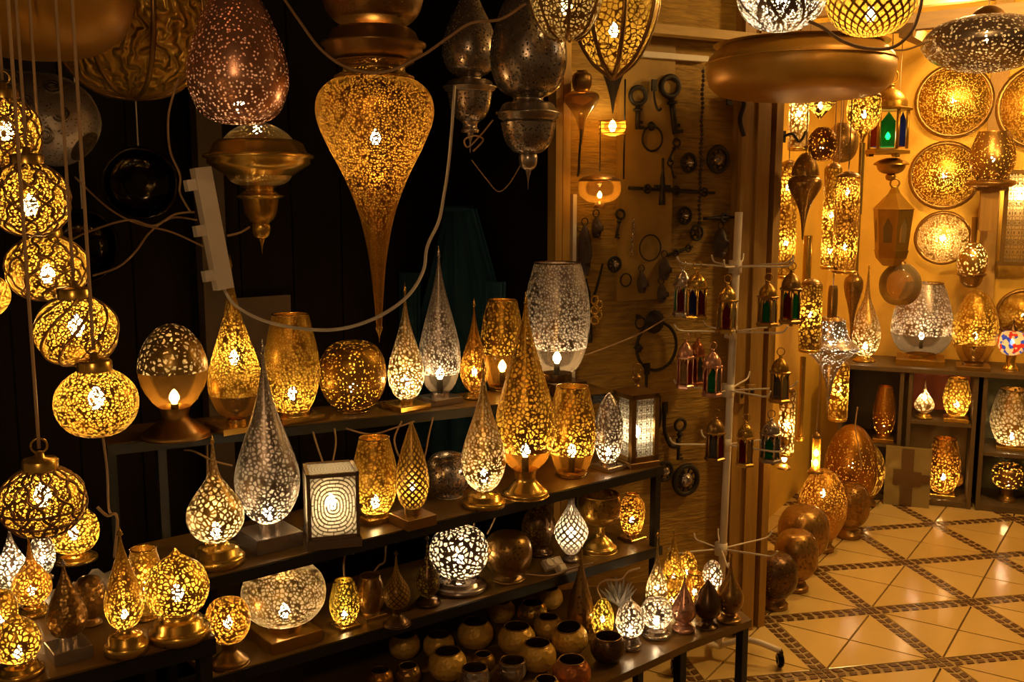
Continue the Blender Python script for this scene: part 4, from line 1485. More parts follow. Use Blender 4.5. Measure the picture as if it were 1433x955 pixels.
strap('long iron strap hinge lying level across the wall', 880, 263, 1000, 270, 5, 3)
strap('short iron bolt at the right of the wall above the stand', 985, 306, 1030, 304, 5, 1)
strap('iron strap with a scroll between keys and medallion', 934, 358, 968, 345, 4, 2)
t, s, sx = wthing('iron_cross', 'upright iron cross piece crossing the long strap hinge', 'ornament', 927, 262, .055)
mesh_obj('upright', tube([(0, 0, 40 * s), (0, 0, 10 * s), (0, 0, -25 * s)], [2 * s, 4 * s, 5 * s], 6, 3), IR, t)
mesh_obj('crossbar', box(26 * s, .012, 5 * s, (0, 0, -2 * s)), IR, t, False)
t, s, sx = wthing('bead_string', 'string of dark prayer beads hanging down the wall', 'beads', 984, 100, .05)
bm_ = plain('dark_bead', (.03, .012, .008), .35)
bead = None
for k in range(38):
    if bead is None:
        bead = lathe_part('bead', t, smooth_profile([(0, -3 * s), (2.4 * s, -1.5 * s), (2.6 * s, 0), (2.4 * s, 1.5 * s), (0, 3 * s)], 2), [bm_], 8)
        o = bead
    else:
        o = bead.copy()
        COL.objects.link(o)
    o.location = (.002 * sin(k), 0, -k * 6.2 * s)
mesh_obj('thread', tube([(0, 0, 6 * s), (0, 0, -37 * 6.2 * s)], .001, 4, 1), bm_, t)


def mask(label, px, py, wpx, hpx, name='carved_mask'):
    t, s, sx = wthing(name, label, 'ornament', px, py, .02)
    vs, fs = [], []
    nx, nz = 12, 14
    for iz in range(nz + 1):
        v = iz / nz
        for ix in range(nx + 1):
            u = ix / nx * 2 - 1
            wd = sin(pi * min(1, .12 + v * .86)) ** .6
            x, z = u * wpx * s * .5 * wd, (v - .5) * hpx * s
            y = -.03 * (1 - u * u) * wd
            if abs(u) < .15 and .35 < v < .6:
                y -= .016
            if abs(abs(u) - .42) < .16 and .58 < v < .7:
                y += .014
            if abs(u) < .35 and .2 < v < .28:
                y += .012
            vs.append((x, y, z))
    for iz in range(nz):
        for ix in range(nx):
            a = iz * (nx + 1) + ix
            fs.append((a, a + 1, a + nx + 2, a + nx + 1))
    mesh_obj('face', (vs, fs), plain('dark_carved_wood', (.05, .025, .012), .6), t)
    mesh_obj('hanger', ring(.012, .002, 'xz', (0, 0, hpx * s * .5 + .01), 12, 4), IR, t)
    return t


mask('long dark carved wooden mask beside the pale strip', 818, 350, 22, 70)
mask('small dark carved wooden mask under the thin wall ring', 929, 376, 18, 32)
mask('little brown carved figure on the middle of the wall', 897, 395, 14, 30)
mask('round dark carved head at the right of the wall below the bolt', 1008, 340, 26, 40)
t, s, sx = wthing('forked_branch', 'forked dark wooden branch hanging beside the silver vase', 'ornament', 826, 420, .02)
mesh_obj('stick', tube([(0, 0, -60 * s), (-2 * s, 0, 0), (-8 * s, 0, 30 * s)], [4 * s, 4 * s, 2 * s], 6, 4), IR, t)
mesh_obj('twig', tube([(-1 * s, 0, -10 * s), (10 * s, 0, 15 * s), (20 * s, 0, 50 * s)], [3 * s, 2 * s, 1.5 * s], 6, 4), IR, t)
t, s, sx = wthing('brass_pendant', 'gilded openwork ornament hanging right of the silver vase', 'ornament', 835, 432, .06)
for k in range(5):
    mesh_obj('link', ring(6 * s, 1.6 * s, 'xz', ((k % 2) * 6 * s - 3 * s, 0, -k * 7 * s + 12 * s), 12, 5), metal_mat('polished'), t)
t, s, sx = wthing('wall_chain', 'thin bright chain hanging on the middle of the wall', 'chain', 886, 308, .02)
for k in range(12):
    mesh_obj('link', ring(2.6 * s, .0012, 'xz' if k % 2 else 'yz', (.0 + .4 * k * s * (.5 if k < 6 else -.5), 0, -k * 4.4 * s), 8, 4), metal_mat('silver_solid'), t)


def hook_iron(label, px, py, pts, r=2.2, name='wall_hook'):
    t, s, sx = wthing(name, label, 'hook', px, py, .03)
    mesh_obj('hook', tube([(x * s, -y * s, z * s) for x, y, z in pts], r * s, 6), IR, t)
    mesh_obj('plate', box(8 * s, .008, 16 * s, (pts[0][0] * s, .0, pts[0][2] * s - 8 * s)), IR, t, False)
    return t


hook_iron('curved iron hook right of the box lantern near the shelf end', 930, 600, [(0, 0, 30), (0, 0, 0), (4, 8, -22), (14, 12, -24), (16, 10, -14)], 3.0)
hook_iron('iron hook hanging under the round roundel beside the rack post', 920, 575, [(0, 0, 14), (2, 4, -6), (-4, 8, -22), (-10, 8, -18)], 2.6)
hook_iron('black scroll hook at the top of the wood boards', 1028, 150, [(-10, 0, 10), (0, 4, 14), (10, 8, 6), (4, 8, -18), (10, 10, -40)], 3.2)
key('little iron key near the left end of the long strap hinge', 868, 300, 34, .2, 7)
key('small slanting key between the bead string and the round medallion', 947, 200, 28, .5, 6)
key('short iron key below the small ring knocker', 938, 228, 22, -.3, 4.5)
knocker('tiny iron ring below the carved figure', 876, 392, 9, False, .12)
knocker('small iron ring low beside the largest ring knocker', 896, 452, 8, True, .14)
medallion('dark iron rosette between chain and bead string', 958, 302, 11, 7)
medallion('small dark rosette below the bolt on the right of the wall', 975, 326, 10, 5)
medallion('pierced iron disc beside the carved mask at the left of the wall', 860, 370, 10, 8)
mask('narrow dark carving hanging under the glass bowl lamp', 834, 318, 14, 30)
mask('small oval carving left of the mini lanterns', 925, 410, 14, 26)
hook_iron('slim iron hook under the largest ring knocker', 905, 540, [(0, 0, 24), (0, 0, -6), (4, 6, -20), (12, 8, -18)], 2.2)
hook_iron('long iron hook high between the two biggest keys', 915, 140, [(0, 0, 20), (0, 2, 0), (3, 6, -14), (9, 6, -12)], 1.8)
hook_iron('iron scroll bracket at the end of the beam of tube lamps', 1106, 200, [(-14, 0, 8), (-2, 6, 12), (10, 6, 2), (16, 8, 8), (20, 8, 16)], 2.0)
for (lb, px, py, ww, hh_) in (('small wooden tag box with a dark oval hanging on the boards', 1036, 553, 9, 24), ('small dark square box hanging on the boards', 1050, 548, 13, 20)):
    t, s, sx = wthing('little_box', lb, 'box', px, py, .075)
    mesh_obj('body', box(ww * s, .02, hh_ * s, (0, 0, -hh_ * s * .5), bev=.001), WOOD, t, False)
    o = lathe_part('oval', t, [(0, .002), (ww * s * .25, .002), (ww * s * .28, 0)], [plain('dark_bead', (.03, .012, .008))], 14)
    o.rotation_euler = (radians(90), 0, 0)
    o.location = (0, -.0102, 0)
    o.scale = (1, 1.7, 1)
    mesh_obj('string', tube([(0, 0, hh_ * s * .5), (2 * s, .01, hh_ * s * .5 + 18 * s)], .001, 4, 1), M_cord(), t)
# ------------------------------------------------------------------ white rotating stand with small lanterns
SY = 3.30
WH = M_white()
top_, foot = at(1034, 297, SY), at(1005, 905, SY)
stand = thing('rotating_stand', 'white metal display stand with wire arms on casters in front of the boards', 'stand', (foot.x, foot.y, 0))
o_ = Vector((foot.x, foot.y, 0))
mesh_obj('pole', tube([foot - o_, top_ - o_], .013, 10, 1), WH, stand)
leg_tips = []
for a in (radians(-20), radians(215), radians(62)):
    e = Vector((cos(a) * .21, sin(a) * .21, .062))
    lg = mesh_obj('leg', tube([foot - o_, Vector((cos(a) * .1, sin(a) * .1, .085)), e], .011, 8, 3), WH, stand)
    cst = mesh_obj('caster', ring(.017, .011, 'yz', (e.x, e.y, .029), 14, 6), metal_mat('black'), lg)
    mesh_obj('fork', box(.012, .03, .03, (e.x, e.y, .036)), metal_mat('black'), lg, False)
TIERS = ((1029, 373), (1023, 464), (1018, 546), (1014, 622), (1009, 768))
tier_z = []
for ti, (px, py) in enumerate(TIERS):
    h = at(px, py, SY) - o_
    tier_z.append(h.z)
    lathe_part('hub', stand, [(0, -.022), (.022, -.022), (.022, .02), (0, .02)], [WH], 12).location = h
    for k in range(6):
        a = radians(k * 60 + (8, 20, -4, 14, 24)[ti])
        d = Vector((cos(a), sin(a), 0))
        L = .20 + .015 * ((k * 7 + ti) % 3)
        gap_ = -(A - (o_ + h)).dot(wout) - .09
        if -d.dot(wout) * L > gap_:
            L = max(.05, gap_ / -d.dot(wout))
        mesh_obj('hook_arm', tube([h + d * .02, h + d * L * .55 + Vector((0, 0, .006)), h + d * L * .9 + Vector((0, 0, .012)), h + d * L + Vector((0, 0, .034))], .0032, 5, 4), WH, stand)


def small_lantern(label, px, top, bot, wpx, y, metal, panes, twist=.2, group='small lanterns hanging on the white stand', hook_to=None):
    c = at(px, bot, y)
    z0 = c.z
    m = pxm(c)
    R, H = wpx * m / 2, z_at(c, top) - z0
    t = thing('hanging_lantern', label, 'lantern', c, facing(c) + twist, group)
    mt = metal_mat(metal)
    zb, zt = H * .10, H * .60
    bs_ = lathe_part('base', t, [(0, H * .03), (R, H * .03), (R, H * .075), (R * .88, zb), (0, zb)], [mt], 6, smooth=False)
    for k in range(3):
        a = 2 * pi * k / 3 + .5
        mesh_obj('foot', box(R * .25, R * .25, H * .035, (R * .75 * cos(a), R * .75 * sin(a), 0)), mt, bs_, False)
    pts = [Vector((R * .82 * cos(pi / 2 + k * pi / 3), R * .82 * sin(pi / 2 + k * pi / 3), 0)) for k in range(6)]
    for k in range(6):
        p, q = pts[k], pts[(k + 1) % 6]
        mesh_obj('corner_post', tube([p + Vector((0, 0, zb)), p + Vector((0, 0, zt))], R * .09, 5, 1), mt, t)
        col = panes[k % len(panes)]
        e = (q - p) * .12
        a, b = p + e, q - e
        mid = (a + b) / 2
        hw = (b - a) / 2
        vs = []
        inn = -mid.normalized() * .002
        for off in (Vector(), inn):
            for fx, fz in ((-1, .0), (1, .0), (1, .72), (0, 1.0), (-1, .72)):
                v = mid + hw * fx + off
                vs.append((v.x, v.y, zb + (zt - zb) * (.05 + .9 * fz)))
        mesh_obj('pane', (vs, [(0, 1, 2, 3, 4), (9, 8, 7, 6, 5)] + [(i, 5 + i, 5 + (i + 1) % 5, (i + 1) % 5) for i in range(5)]), glass_mat(col, GLASS[col], .25, .12), t, False)
    lathe_part('eave', t, [(0, zt), (R, zt), (R * 1.04, zt + H * .03), (R * .85, zt + H * .05), (0, zt + H * .05)], [mt], 6, smooth=False)
    lathe_part('dome', t, smooth_profile([(R * .82, zt + H * .05), (R * .78, zt + H * .14), (R * .5, zt + H * .24), (R * .16, zt + H * .30), (R * .2, zt + H * .33), (0, zt + H * .36)], 3), [metal_mat(metal, 'dots', .006, .24)], 16)
    zr = zt + H * .36 + R * .3
    mesh_obj('ring', ring(R * .36, R * .05, 'xz', (0, 0, zr), 14, 5), mt, t)
    return t


small_lantern('silver mini lantern with red and green panes, leftmost on the top tier', 954, 372, 444, 27, SY - .05, 'silver_solid', ['red_glass', 'green_glass'], .35)
small_lantern('shiny gold mini lantern with red panes beside the silver one on the top tier', 974, 374, 449, 33, SY - .13, 'polished', ['red_glass', 'red_glass', 'blue_glass'], .1)
small_lantern('gold mini lantern with a red pane hanging in front of the pole', 1016, 392, 468, 30, SY - .15, 'polished', ['red_glass', 'clear_glass'], .5)
small_lantern('brass mini lantern with green and clear panes, right of the pole on the top tier', 1073, 390, 458, 30, SY - .12, 'gold', ['green_glass', 'clear_glass'], .4)
small_lantern('larger domed dark brass mini lantern, rightmost on the top tier', 1105, 374, 455, 32, SY - .02, 'bronze', ['green_glass', 'smoke_glass', 'red_glass'], .15)
small_lantern('coppery gold mini lantern with amber panes, leftmost on the second tier', 958, 472, 545, 26, SY - .06, 'copper', ['amber_glass', 'red_glass'], .3)
small_lantern('red-topped mini lantern half behind another on the second tier', 975, 470, 540, 24, SY + .1, 'redcopper', ['red_glass', 'smoke_glass'], .0)
small_lantern('copper domed mini lantern with dark panes left of the pole on the second tier', 996, 486, 556, 29, SY - .25, 'copper', ['smoke_glass', 'red_glass', 'green_glass'], .45)
small_lantern('brass mini lantern with clear panes, right on the second tier', 1090, 494, 565, 30, SY - .08, 'gold', ['smoke_glass', 'clear_glass'], .25)
small_lantern('dark gold mini lantern left of the pole on the third tier', 1000, 580, 646, 30, SY - .25, 'bronze', ['smoke_glass', 'red_glass'], .3)
small_lantern('bright gold mini lantern with red panes on the third tier', 1042, 586, 654, 27, SY - .16, 'polished', ['red_glass', 'amber_glass'], .15)
small_lantern('silver mini lantern with dark green panes, rightmost on the third tier', 1077, 582, 648, 31, SY - .08, 'silver_solid', ['green_glass', 'smoke_glass'], .4)

# ------------------------------------------------------------------ shop: things hanging along the right part of the wall
G_ = 'lit tube lamps hanging along the shop wall'


def along(px, off=.14):
    """depth of the shop's left wall at a column, moved `off` in front of it"""
    return on_plane(px, 400, Bc + lout * off, lout).y


def tube_lamp(label, px, top, bot, wpx, off, metal='gold', cell=5, lit=1.5, bulbs=None, kind='cyl', cord=CEIL):
    y = along(px, off)
    return stack('hanging_tube_lamp', label, 'lamp', px, y, [('shade', top, bot, wpx, kind, metal, 'cell', cell), ('cap', top - 8, top, wpx * .96, 'cap', 'bronze'), ('bottom_ring', bot, bot + 5, wpx, 'waist', 'polished')],
                 [(b, lit * 1.7, max(34, wpx)) for b in (bulbs or [(top + bot) / 2])], cord)


tube_lamp('tall lit tube lamp nearest the wooden boards', 1098, 232, 385, 26, -.06, bulbs=[262, 340], lit=1.4)
tube_lamp('lit upright tube lamp with square holes behind the turnip-shaped metal drop', 1160, 236, 372, 24, .14, 'gold', 5, 1.4, [300, 350])
tube_lamp('wide lit amber tube lamp with two glowing spots', 1181, 248, 378, 34, .29, 'amber', 4, 1.5, [268, 345], 'waist')
tube_lamp('lit gold tube lamp behind the rightmost mini lanterns', 1132, 398, 488, 30, .12, 'gold', 5, 1.4, [440], 'cyl', None)
tube_lamp('low lit tube lamp with leafy holes beside the stand', 1099, 548, 634, 22, -.06, 'pale', 6, 1.5, [595], 'cyl', None)
tube_lamp('lit tube lamp below the silver diamond pendant', 1172, 512, 584, 26, .0, 'gold', 6, 1.6, [545], 'cyl', None)
tube_lamp('narrow lit tube lamp glowing high behind the gold disc pendant', 1116, 142, 206, 28, -.04, 'pale', 5, 2.0, [158])
stack('hanging_lamp', 'bare glowing bulb low beside the white stand', 'lamp', 1097, along(1097, -.06), [('socket', 612, 626, 10, 'cyl', 'iron'), ('cup', 650, 656, 20, 'cap', 'bronze')], [(642, 4.5, 40)], None)
stack('candle_lamp', 'glowing candle tube low on the shop wall', 'lamp', 1141, along(1141, .14), [('tube', 612, 656, 11, 'cyl', 'amber_glass'), ('cup', 654, 662, 22, 'cap', 'bronze'), ('top', 606, 613, 13, 'cap', 'bronze')], [(648, 2.6, 40), (634, 2.6, 40)], 1.15)
stack('hanging_drop', 'dark metal turnip-shaped drop hanging before the tube lamps', 'ornament', 1123, along(1123, .12), [('shade', 246, 336, 46, 'invtear', 'bronze', 'dots', 4, .2), ('bowl', 214, 246, 38, 'cap', 'bronze', 'dots', 4, .2), ('finial', 204, 216, 8, 'finial', 'bronze')], (), CEIL)
stack('pyramid_lantern', 'dark pierced upside-down pyramid lantern under the gold disc', 'lantern', 1147, along(1147, .15), [('shade', 137, 167, 54, 'cone', 'dark', 'cell', 5, .14, 4), ('cap', 132, 138, 54, 'cap', 'dark')], [(148, 1.3, 44)], None)
stack('goblet_lamp', 'lit goblet lamp on a long thin stem', 'lamp', 1202, along(1202, .30), [('shade', 134, 184, 46, 'bowlcup', 'gold', 'cell', 4), ('cone', 180, 202, 22, 'funnel', 'gold', 'cell', 4), ('stem', 200, 300, 8, 'cyl', 'polished'), ('lid', 126, 136, 44, 'cap', 'bronze')], [(160, 1.8, 46)], CEIL)
stack('pendant_bowl', 'dark round bowl pendant behind the goblet lamp', 'lamp', 1177, along(1177, .10), [('bowl', 172, 228, 44, 'fullglobe', 'bronze', 'dots', 4, .2)], (), CEIL)
stack('pendant_bowl', 'dim speckled bronze globe left of the dark round bowl', 'lamp', 1150, along(1150, .22), [('bowl', 178, 226, 40, 'fullglobe', 'amber', 'dots', 4, .3)], [(205, .5, 40)], None)
stack('diamond_pendant', 'white-lit silver diamond-shaped pendant with a dark stem', 'lamp', 1158, 3.75, [('shade', 448, 578, 76, 'diamond', 'silver', 'cell', 4, .26), ('neck', 400, 452, 14, 'waist', 'bronze'), ('collar', 444, 456, 34, 'disc', 'bronze')], [(478, 1.3, 70, (1, .86, .68))], CEIL)
stack('hanging_drop', 'slim dark teardrop pendant right of the silver diamond', 'ornament', 1190, along(1190, .08), [('shade', 386, 490, 26, 'invtear', 'bronze', 'dots', 4, .2), ('cap', 378, 387, 14, 'cap', 'bronze')], (), CEIL)
for (px, t0, t1, wd, lb) in ((1128, 330, 396, 12, 'thin brass rod under the turnip-shaped drop'), (1195, 300, 420, 7, 'slim brass rod beside the goblet stem'), (1119, 500, 610, 8, 'thin brass pipe nearest the mini lanterns')):
    stack('hanging_rod', lb, 'rod', px, along(px, .07), [('rod', t0, t1, wd, 'cyl', 'polished'), ('knob', t1, t1 + 8, wd * 1.6, 'jar', 'polished')], (), None)
# coloured hexagonal lanterns
small_lantern('hexagonal lantern with red, glowing green and blue panes', 1241, 112, 219, 60, 4.25, 'gold', ['blue_glass', 'red_glass', 'green_glass', 'blue_glass', 'red_glass', 'green_glass'], .52, None)
c_ = at(1241, 190, 4.25)
gl = bpy.data.objects[[o.name for o in COL.objects if o.name.startswith('hanging_lantern')][-1]]
add_bulb(gl, .07, .05, 2.2, (.9, .95, .6), .010)
mesh_obj('cord', tube([(0, 0, .26), (0, 0, CEIL - gl.location.z)], .003, 5, 1), M_cord(), gl)
stack('hanging_cup', 'tiered brass cup hanging under the coloured lantern', 'ornament', 1246, 4.3, [('bowl', 230, 244, 40, 'bowl', 'gold'), ('lid', 221, 231, 48, 'cap', 'gold'), ('stem', 243, 253, 14, 'jar', 'gold')], (), None)


def big_lantern(label, px, top, bot, wpx, y, metal):
    c = at(px, bot, y)
    z0 = c.z
    m = pxm(c)
    R, H = wpx * m / 2, z_at(c, top) - z0
    t = thing('brass_lantern', label, 'lantern', c, facing(c) + .25)
    mt = metal_mat(metal)
    lathe_part('roof', t, [(R * .15, H), (R * .3, H * .92), (R * .95, H * .74), (R * 1.05, H * .72), (0, H * .72)], [mt], 6, smooth=False)
    lathe_part('base', t, [(0, 0), (R * .4, 0), (R * .75, H * .1), (R * .85, H * .2), (0, H * .2)], [mt], 6, smooth=False)
    for k in range(6):
        a, b = [Vector((cos(pi / 2 + (k + j) * pi / 3), sin(pi / 2 + (k + j) * pi / 3), 0)) for j in (0, 1)]
        z1, z2 = H * .2, H * .72
        vs = [(*(a * R * .8).xy, z1), (*(b * R * .8).xy, z1), (*(b * R * .98).xy, z2), (*(a * R * .98).xy, z2)]
        mid = [(vs[0][i] + vs[1][i] + vs[2][i] + vs[3][i]) / 4 for i in range(3)]
        arch = []
        for fx, fz in ((-.5, -.62), (.5, -.62), (.5, .15), (0, .62), (-.5, .15)):
            f = (fz + 1) / 2
            lo = [vs[0][i] + (vs[1][i] - vs[0][i]) * (fx + 1) / 2 for i in range(3)]
            hi = [vs[3][i] + (vs[2][i] - vs[3][i]) * (fx + 1) / 2 for i in range(3)]
            arch.append([lo[i] + (hi[i] - lo[i]) * f for i in range(3)])
        V = vs + arch
        mesh_obj('side_frame', (V, [(0, 1, 5, 4), (1, 2, 6, 5), (2, 7, 6), (2, 3, 7), (3, 8, 7), (3, 0, 4, 8)]), mt, t, False)
        mesh_obj('pane', ([[c2 * .985 for c2 in p[:2]] + [p[2]] for p in arch], [(0, 1, 2, 3, 4)]), glass_mat('amber_glass', GLASS['amber_glass'], .3), t, False)
    mesh_obj('ring', ring(R * .22, R * .05, 'xz', (0, 0, H + R * .2), 14, 5), mt, t)
    mesh_obj('cord', tube([(0, 0, H + R * .35), (0, 0, CEIL - z0)], .002, 4, 1), M_cord(), t)
    return t


big_lantern('large hexagonal brass lantern with arched panes hanging before the back wall', 1246, 262, 372, 56, 4.45, 'gold')
stack('glass_ball', 'clear silvery glass ball hanging under the big brass lantern', 'ornament', 1258, 4.5, [('ball', 369, 428, 56, 'fullglobe', 'clear_glass'), ('cap', 364, 371, 16, 'cap', 'bronze')], (), None)

# ------------------------------------------------------------------ back wall discs
bw_o = C + back


def wall_disc(label, px, py, rpx, lit=2.6, cell=2.3, off=.02, metal='gold', rim='bronze', ratio=1.0, pat='dots', bulb_off=(0, 0)):
    p = on_plane(px, py, bw_o + cout * off, cout)
    t = thing('wall_disc_lamp', label, 'lamp', p)
    t.rotation_euler = basis(cout).to_euler()
    m = pxm(p)
    R = rpx * m
    lathe_part('shade', t, smooth_profile([(R * .96, 0.03), (R * .8, .055), (R * .5, .085), (R * .2, .10), (0, .103)], 4), [metal_mat(metal, pat, cell * m, .42 if pat == 'dots' else .14)], 36)
    lathe_part('rim', t, [(R, 0), (R * 1.02, .02), (R * 1.0, .04), (R * .9, .045), (R * .88, .03)], [metal_mat(rim)], 36)
    if lit:
        b = add_bulb(t, .05, R * .42, lit, BULB_COL, .015, x=bulb_off[0] * m, y=bulb_off[1] * m, tall=2.0)
    return t


wall_disc('large glowing disc lamp at the top of the back wall', 1335, 142, 51, 2.6, bulb_off=(0, 0))
wall_disc('glowing disc lamp in the middle of the back wall below the large one', 1322, 246, 47, 2.6)
wall_disc('small round disc lamp with leafy piercing low on the back wall', 1319, 333, 37, 2.6, 3, metal='pale', pat='cell', rim='bronze')
wall_disc('big disc lamp at the right edge of the back wall', 1459, 150, 60, 2.6)
wall_disc('faintly lit brass plate leaning low on the back wall at the right edge', 1432, 440, 36, .3, 4)  # a faint bulb sits behind the pierced plate


def bw(px, py, off):
    return on_plane(px, py, bw_o + cout * off, cout)


yb = bw(1385, 240, .24).y
stack('wall_lantern', 'tapered speckled lantern on a boxy wooden bracket at the right', 'lantern', 1386, yb, [('shade', 184, 252, 60, 'vase', 'bronze', 'dots', 4, .28), ('tray', 252, 262, 66, 'waist', 'bronze')], [(224, 1.0, 50)])
p = bw(1381, 320, .2)
br = thing('wall_bracket', 'wooden bracket box under the speckled lantern', 'bracket', (p.x, p.y, bw(1381, 322, .1).z), atan2(cdir.y, cdir.x))
zt_ = bw(1381, 262, .12).z - br.location.z
mesh_obj('body', box(.08, .14, zt_ * .92, (0, 0, 0)), WOOD, br, False)
mesh_obj('shelf', box(.14, .18, zt_ * .08, (0, 0, zt_ * .91)), WOOD, br, False)
p = bw(1424, 305, .10)
zb_, zt_ = bw(1424, 372, .1).z, bw(1424, 238, .1).z
fl = thing('frame_lantern', 'rectangular wall lantern frame glowing at the right edge', 'lantern', (p.x, p.y, zb_), atan2(cdir.y, cdir.x))
for sx_ in (-1, 1):
    mesh_obj('post', box(.02, .03, zt_ - zb_, (sx_ * .06, 0, 0)), metal_mat('bronze'), fl, False)
for zz in (0, zt_ - zb_ - .02):
    mesh_obj('rail', box(.16, .05, .02, (0, 0, zz)), metal_mat('bronze'), fl, False)
quad_panel('pierced_panel', fl, (-.05, 0), (.05, 0), .02, zt_ - zb_ - .02, panel_mat('lace'))
add_bulb(fl, (zt_ - zb_) * .72, .1, 1.4, BULB_COL, .014, y=.03)
stack('hanging_lamp', 'lit gold pendant with cup below, hanging right of the small disc lamp', 'lamp', 1358, bw(1358, 365, .2).y, [('shade', 340, 394, 40, 'fullglobe', 'pale', 'dots', 4, .32), ('cup', 384, 403, 32, 'bowl', 'bronze'), ('collar', 380, 388, 40, 'disc', 'bronze'), ('stem', 304, 342, 8, 'cyl', 'bronze')], [(356, 1.6, 44)], None)
slab_ = slab('wall_pilaster', bw(1374, 300, .05), bw(1398, 300, .05), 0, CEIL, .04, plain('ochre_pilaster', (.5, .28, .06), .6), -cout, 'wooden upright on the back wall')
slab_.name = 'trim_8'

# ------------------------------------------------------------------ cabinets along the back
CB = plain('cabinet_wood', (.12, .075, .03), .5, noise=.3, nscale=7, bump=.1)
CBL = plain('cabinet_lining', (.34, .21, .06), .6, noise=.2)


def cab(px, py, off=0.0):
    return on_plane(px, py, C - cout * off, cout)


CZT = cab(1320, 519).z


def cabinet(label, px0, px1, shelves_py, back_mat, depth=.36, top=None):
    p, q = cab(px0, 600), cab(px1, 600)
    p.z = q.z = 0
    W = (q - p).length
    t = thing('display_cabinet', label, 'cabinet', p, atan2(cdir.y, cdir.x))
    H = CZT - .022
    y0 = .004
    for x in (.011, W - .011):
        mesh_obj('side_panel', box(.02, depth, H, (x, depth / 2 + y0, 0)), CB, t, False)
    mesh_obj('back_panel', box(W - .044, .012, H, (W / 2, depth, 0)), back_mat, t, False)
    zs = [.0]
    mesh_obj('bottom_panel', box(W - .044, depth - .02, .03, (W / 2, depth / 2, 0)), CB, t, False)
    for py in shelves_py:
        z = cab((px0 + px1) / 2, py).z
        zs.append(z)
        mesh_obj('shelf', box(W - .044, depth - .02, .018, (W / 2, depth / 2, z - .018)), CB, t, False)
    return t, zs, W


ORANGE = plain('orange_lining', (.50, .10, .02), .6, noise=.2)
OLIVE = plain('olive_lining', (.20, .17, .06), .6, noise=.2)
cabinet('dark open cabinet at the left end of the back row', 1172, 1262, [620], CB)
cab2, zs2, W2 = cabinet('middle cabinet with an orange-lined upper niche', 1268, 1366, [592], CBL)
z_ = zs2[1]
mesh_obj('niche_lining', box(W2 - .05, .008, CZT - .02 - z_, (W2 / 2, .345, z_)), ORANGE, cab2, False)
cabinet('olive cabinet with two niches at the right edge', 1372, 1462, [637], OLIVE)
# one long top board
p, q = cab(1178, 516), cab(1480, 516)
tb = mesh_obj('counter_top', box((q - p).length, .40, .022, ((q - p).length / 2, .19, 0)), CB, None, False)
tb.location = (p.x, p.y, CZT - .02)
tb.rotation_euler = (0, 0, atan2(cdir.y, cdir.x))
tag(tb, 'long dark top board lying across the back cabinets', 'counter')
CT = CZT + .002
# stepped wooden panel leaning
p = cab(1236, 702, -.05)
q = cab(1300, 708, -.05)
W = (q - p).length
pn = thing('wooden_screen', 'wooden panel with a stepped cross pattern standing before the cabinets', 'panel', (p.x, p.y, 0), atan2(cdir.y, cdir.x))
Hp = cab(1268, 626, -.05).z
mesh_obj('board', box(W, .018, Hp, (W / 2, 0, 0)), plain('olive_board', (.30, .22, .08), .45, noise=.2), pn, False)
DK = plain('step_wood', (.13, .065, .02), .5)
for (x0, x1, z0, z1) in ((.36, .62, .02, .98), (.20, .36, .38, .62), (.62, .80, .36, .60), (.80, .98, .42, .56)):
    mesh_obj('inlay', box((x1 - x0) * W, .008, (z1 - z0) * Hp, ((x0 + x1) / 2 * W, -.0125, z0 * Hp)), DK, pn, False)


def cab_lamp(label, px, top, bot, wpx, off, z, kind, metal, pat, cell, lit, bulb, base=None, **kw):
    p = cab(px, bot, off)
    p.z = z
    return lamp(label, px, bot, top, wpx, z, kind, metal, pat, cell, lit, bulb, base, at_point=p, yaw=atan2(cdir.y, cdir.x), **kw)


cab_lamp('large silver vase lamp on a gold plinth, back counter', 1287, 396, 516, 82, .2, CT, 'waisted', 'silver', 'cell', 4.2, .9, 470, ('sq', 78, 13), solid=(0, .28), base_metal='gold')
cab_lamp('gold egg-shaped lamp with plain lower band, back counter beside the silver vase', 1361, 406, 518, 60, .1, CT, 'egg', 'gold', 'cell', 4.5, .9, 470, ('sq', 54, 9), solid=(0, .25), base_metal='bronze')
cab_lamp('lit glass-like teardrop lamp with a long neck at the left of the back counter', 1209, 368, 512, 40, .14, CT, 'fattear', 'pale', 'cell', 4, 1.5, 484, ('rd', 30, 8))
ml = cab_lamp('small mosaic glass lamp with blue and red stars on the back counter', 1413, 462, 527, 36, .12, CT, 'globe', 'gold', None, 5, 0, None, ('ped', 20, 22), fin=False)


def mosaic_mat():
    m, t, out = nt('mosaic_glass')
    tc = t.nodes.new('ShaderNodeTexCoord')
    vo = node(t, 'ShaderNodeTexVoronoi', Scale=55.0)
    t.links.new(tc.outputs['Object'], vo.inputs['Vector'])
    cr = t.nodes.new('ShaderNodeValToRGB')
    cr.color_ramp.interpolation = 'CONSTANT'
    cr.color_ramp.elements[0].color = (.95, .75, .35, 1)
    cr.color_ramp.elements[1].position, cr.color_ramp.elements[1].color = .45, (.7, .05, .02, 1)
    e = cr.color_ramp.elements.new(.72)
    e.color = (.05, .1, .7, 1)
    sp = t.nodes.new('ShaderNodeSeparateColor')
    t.links.new(vo.outputs['Color'], sp.inputs[0])
    t.links.new(sp.outputs[0], cr.inputs[0])
    d = t.nodes.new('ShaderNodeBsdfTranslucent')
    tr = t.nodes.new('ShaderNodeBsdfTransparent')
    t.links.new(cr.outputs[0], d.inputs[0])
    t.links.new(cr.outputs[0], tr.inputs[0])
    ms = t.nodes.new('ShaderNodeMixShader')
    ms.inputs[0].default_value = .25
    t.links.new(d.outputs[0], ms.inputs[1])
    t.links.new(tr.outputs[0], ms.inputs[2])
    t.links.new(ms.outputs[0], out.inputs[0])
    return m


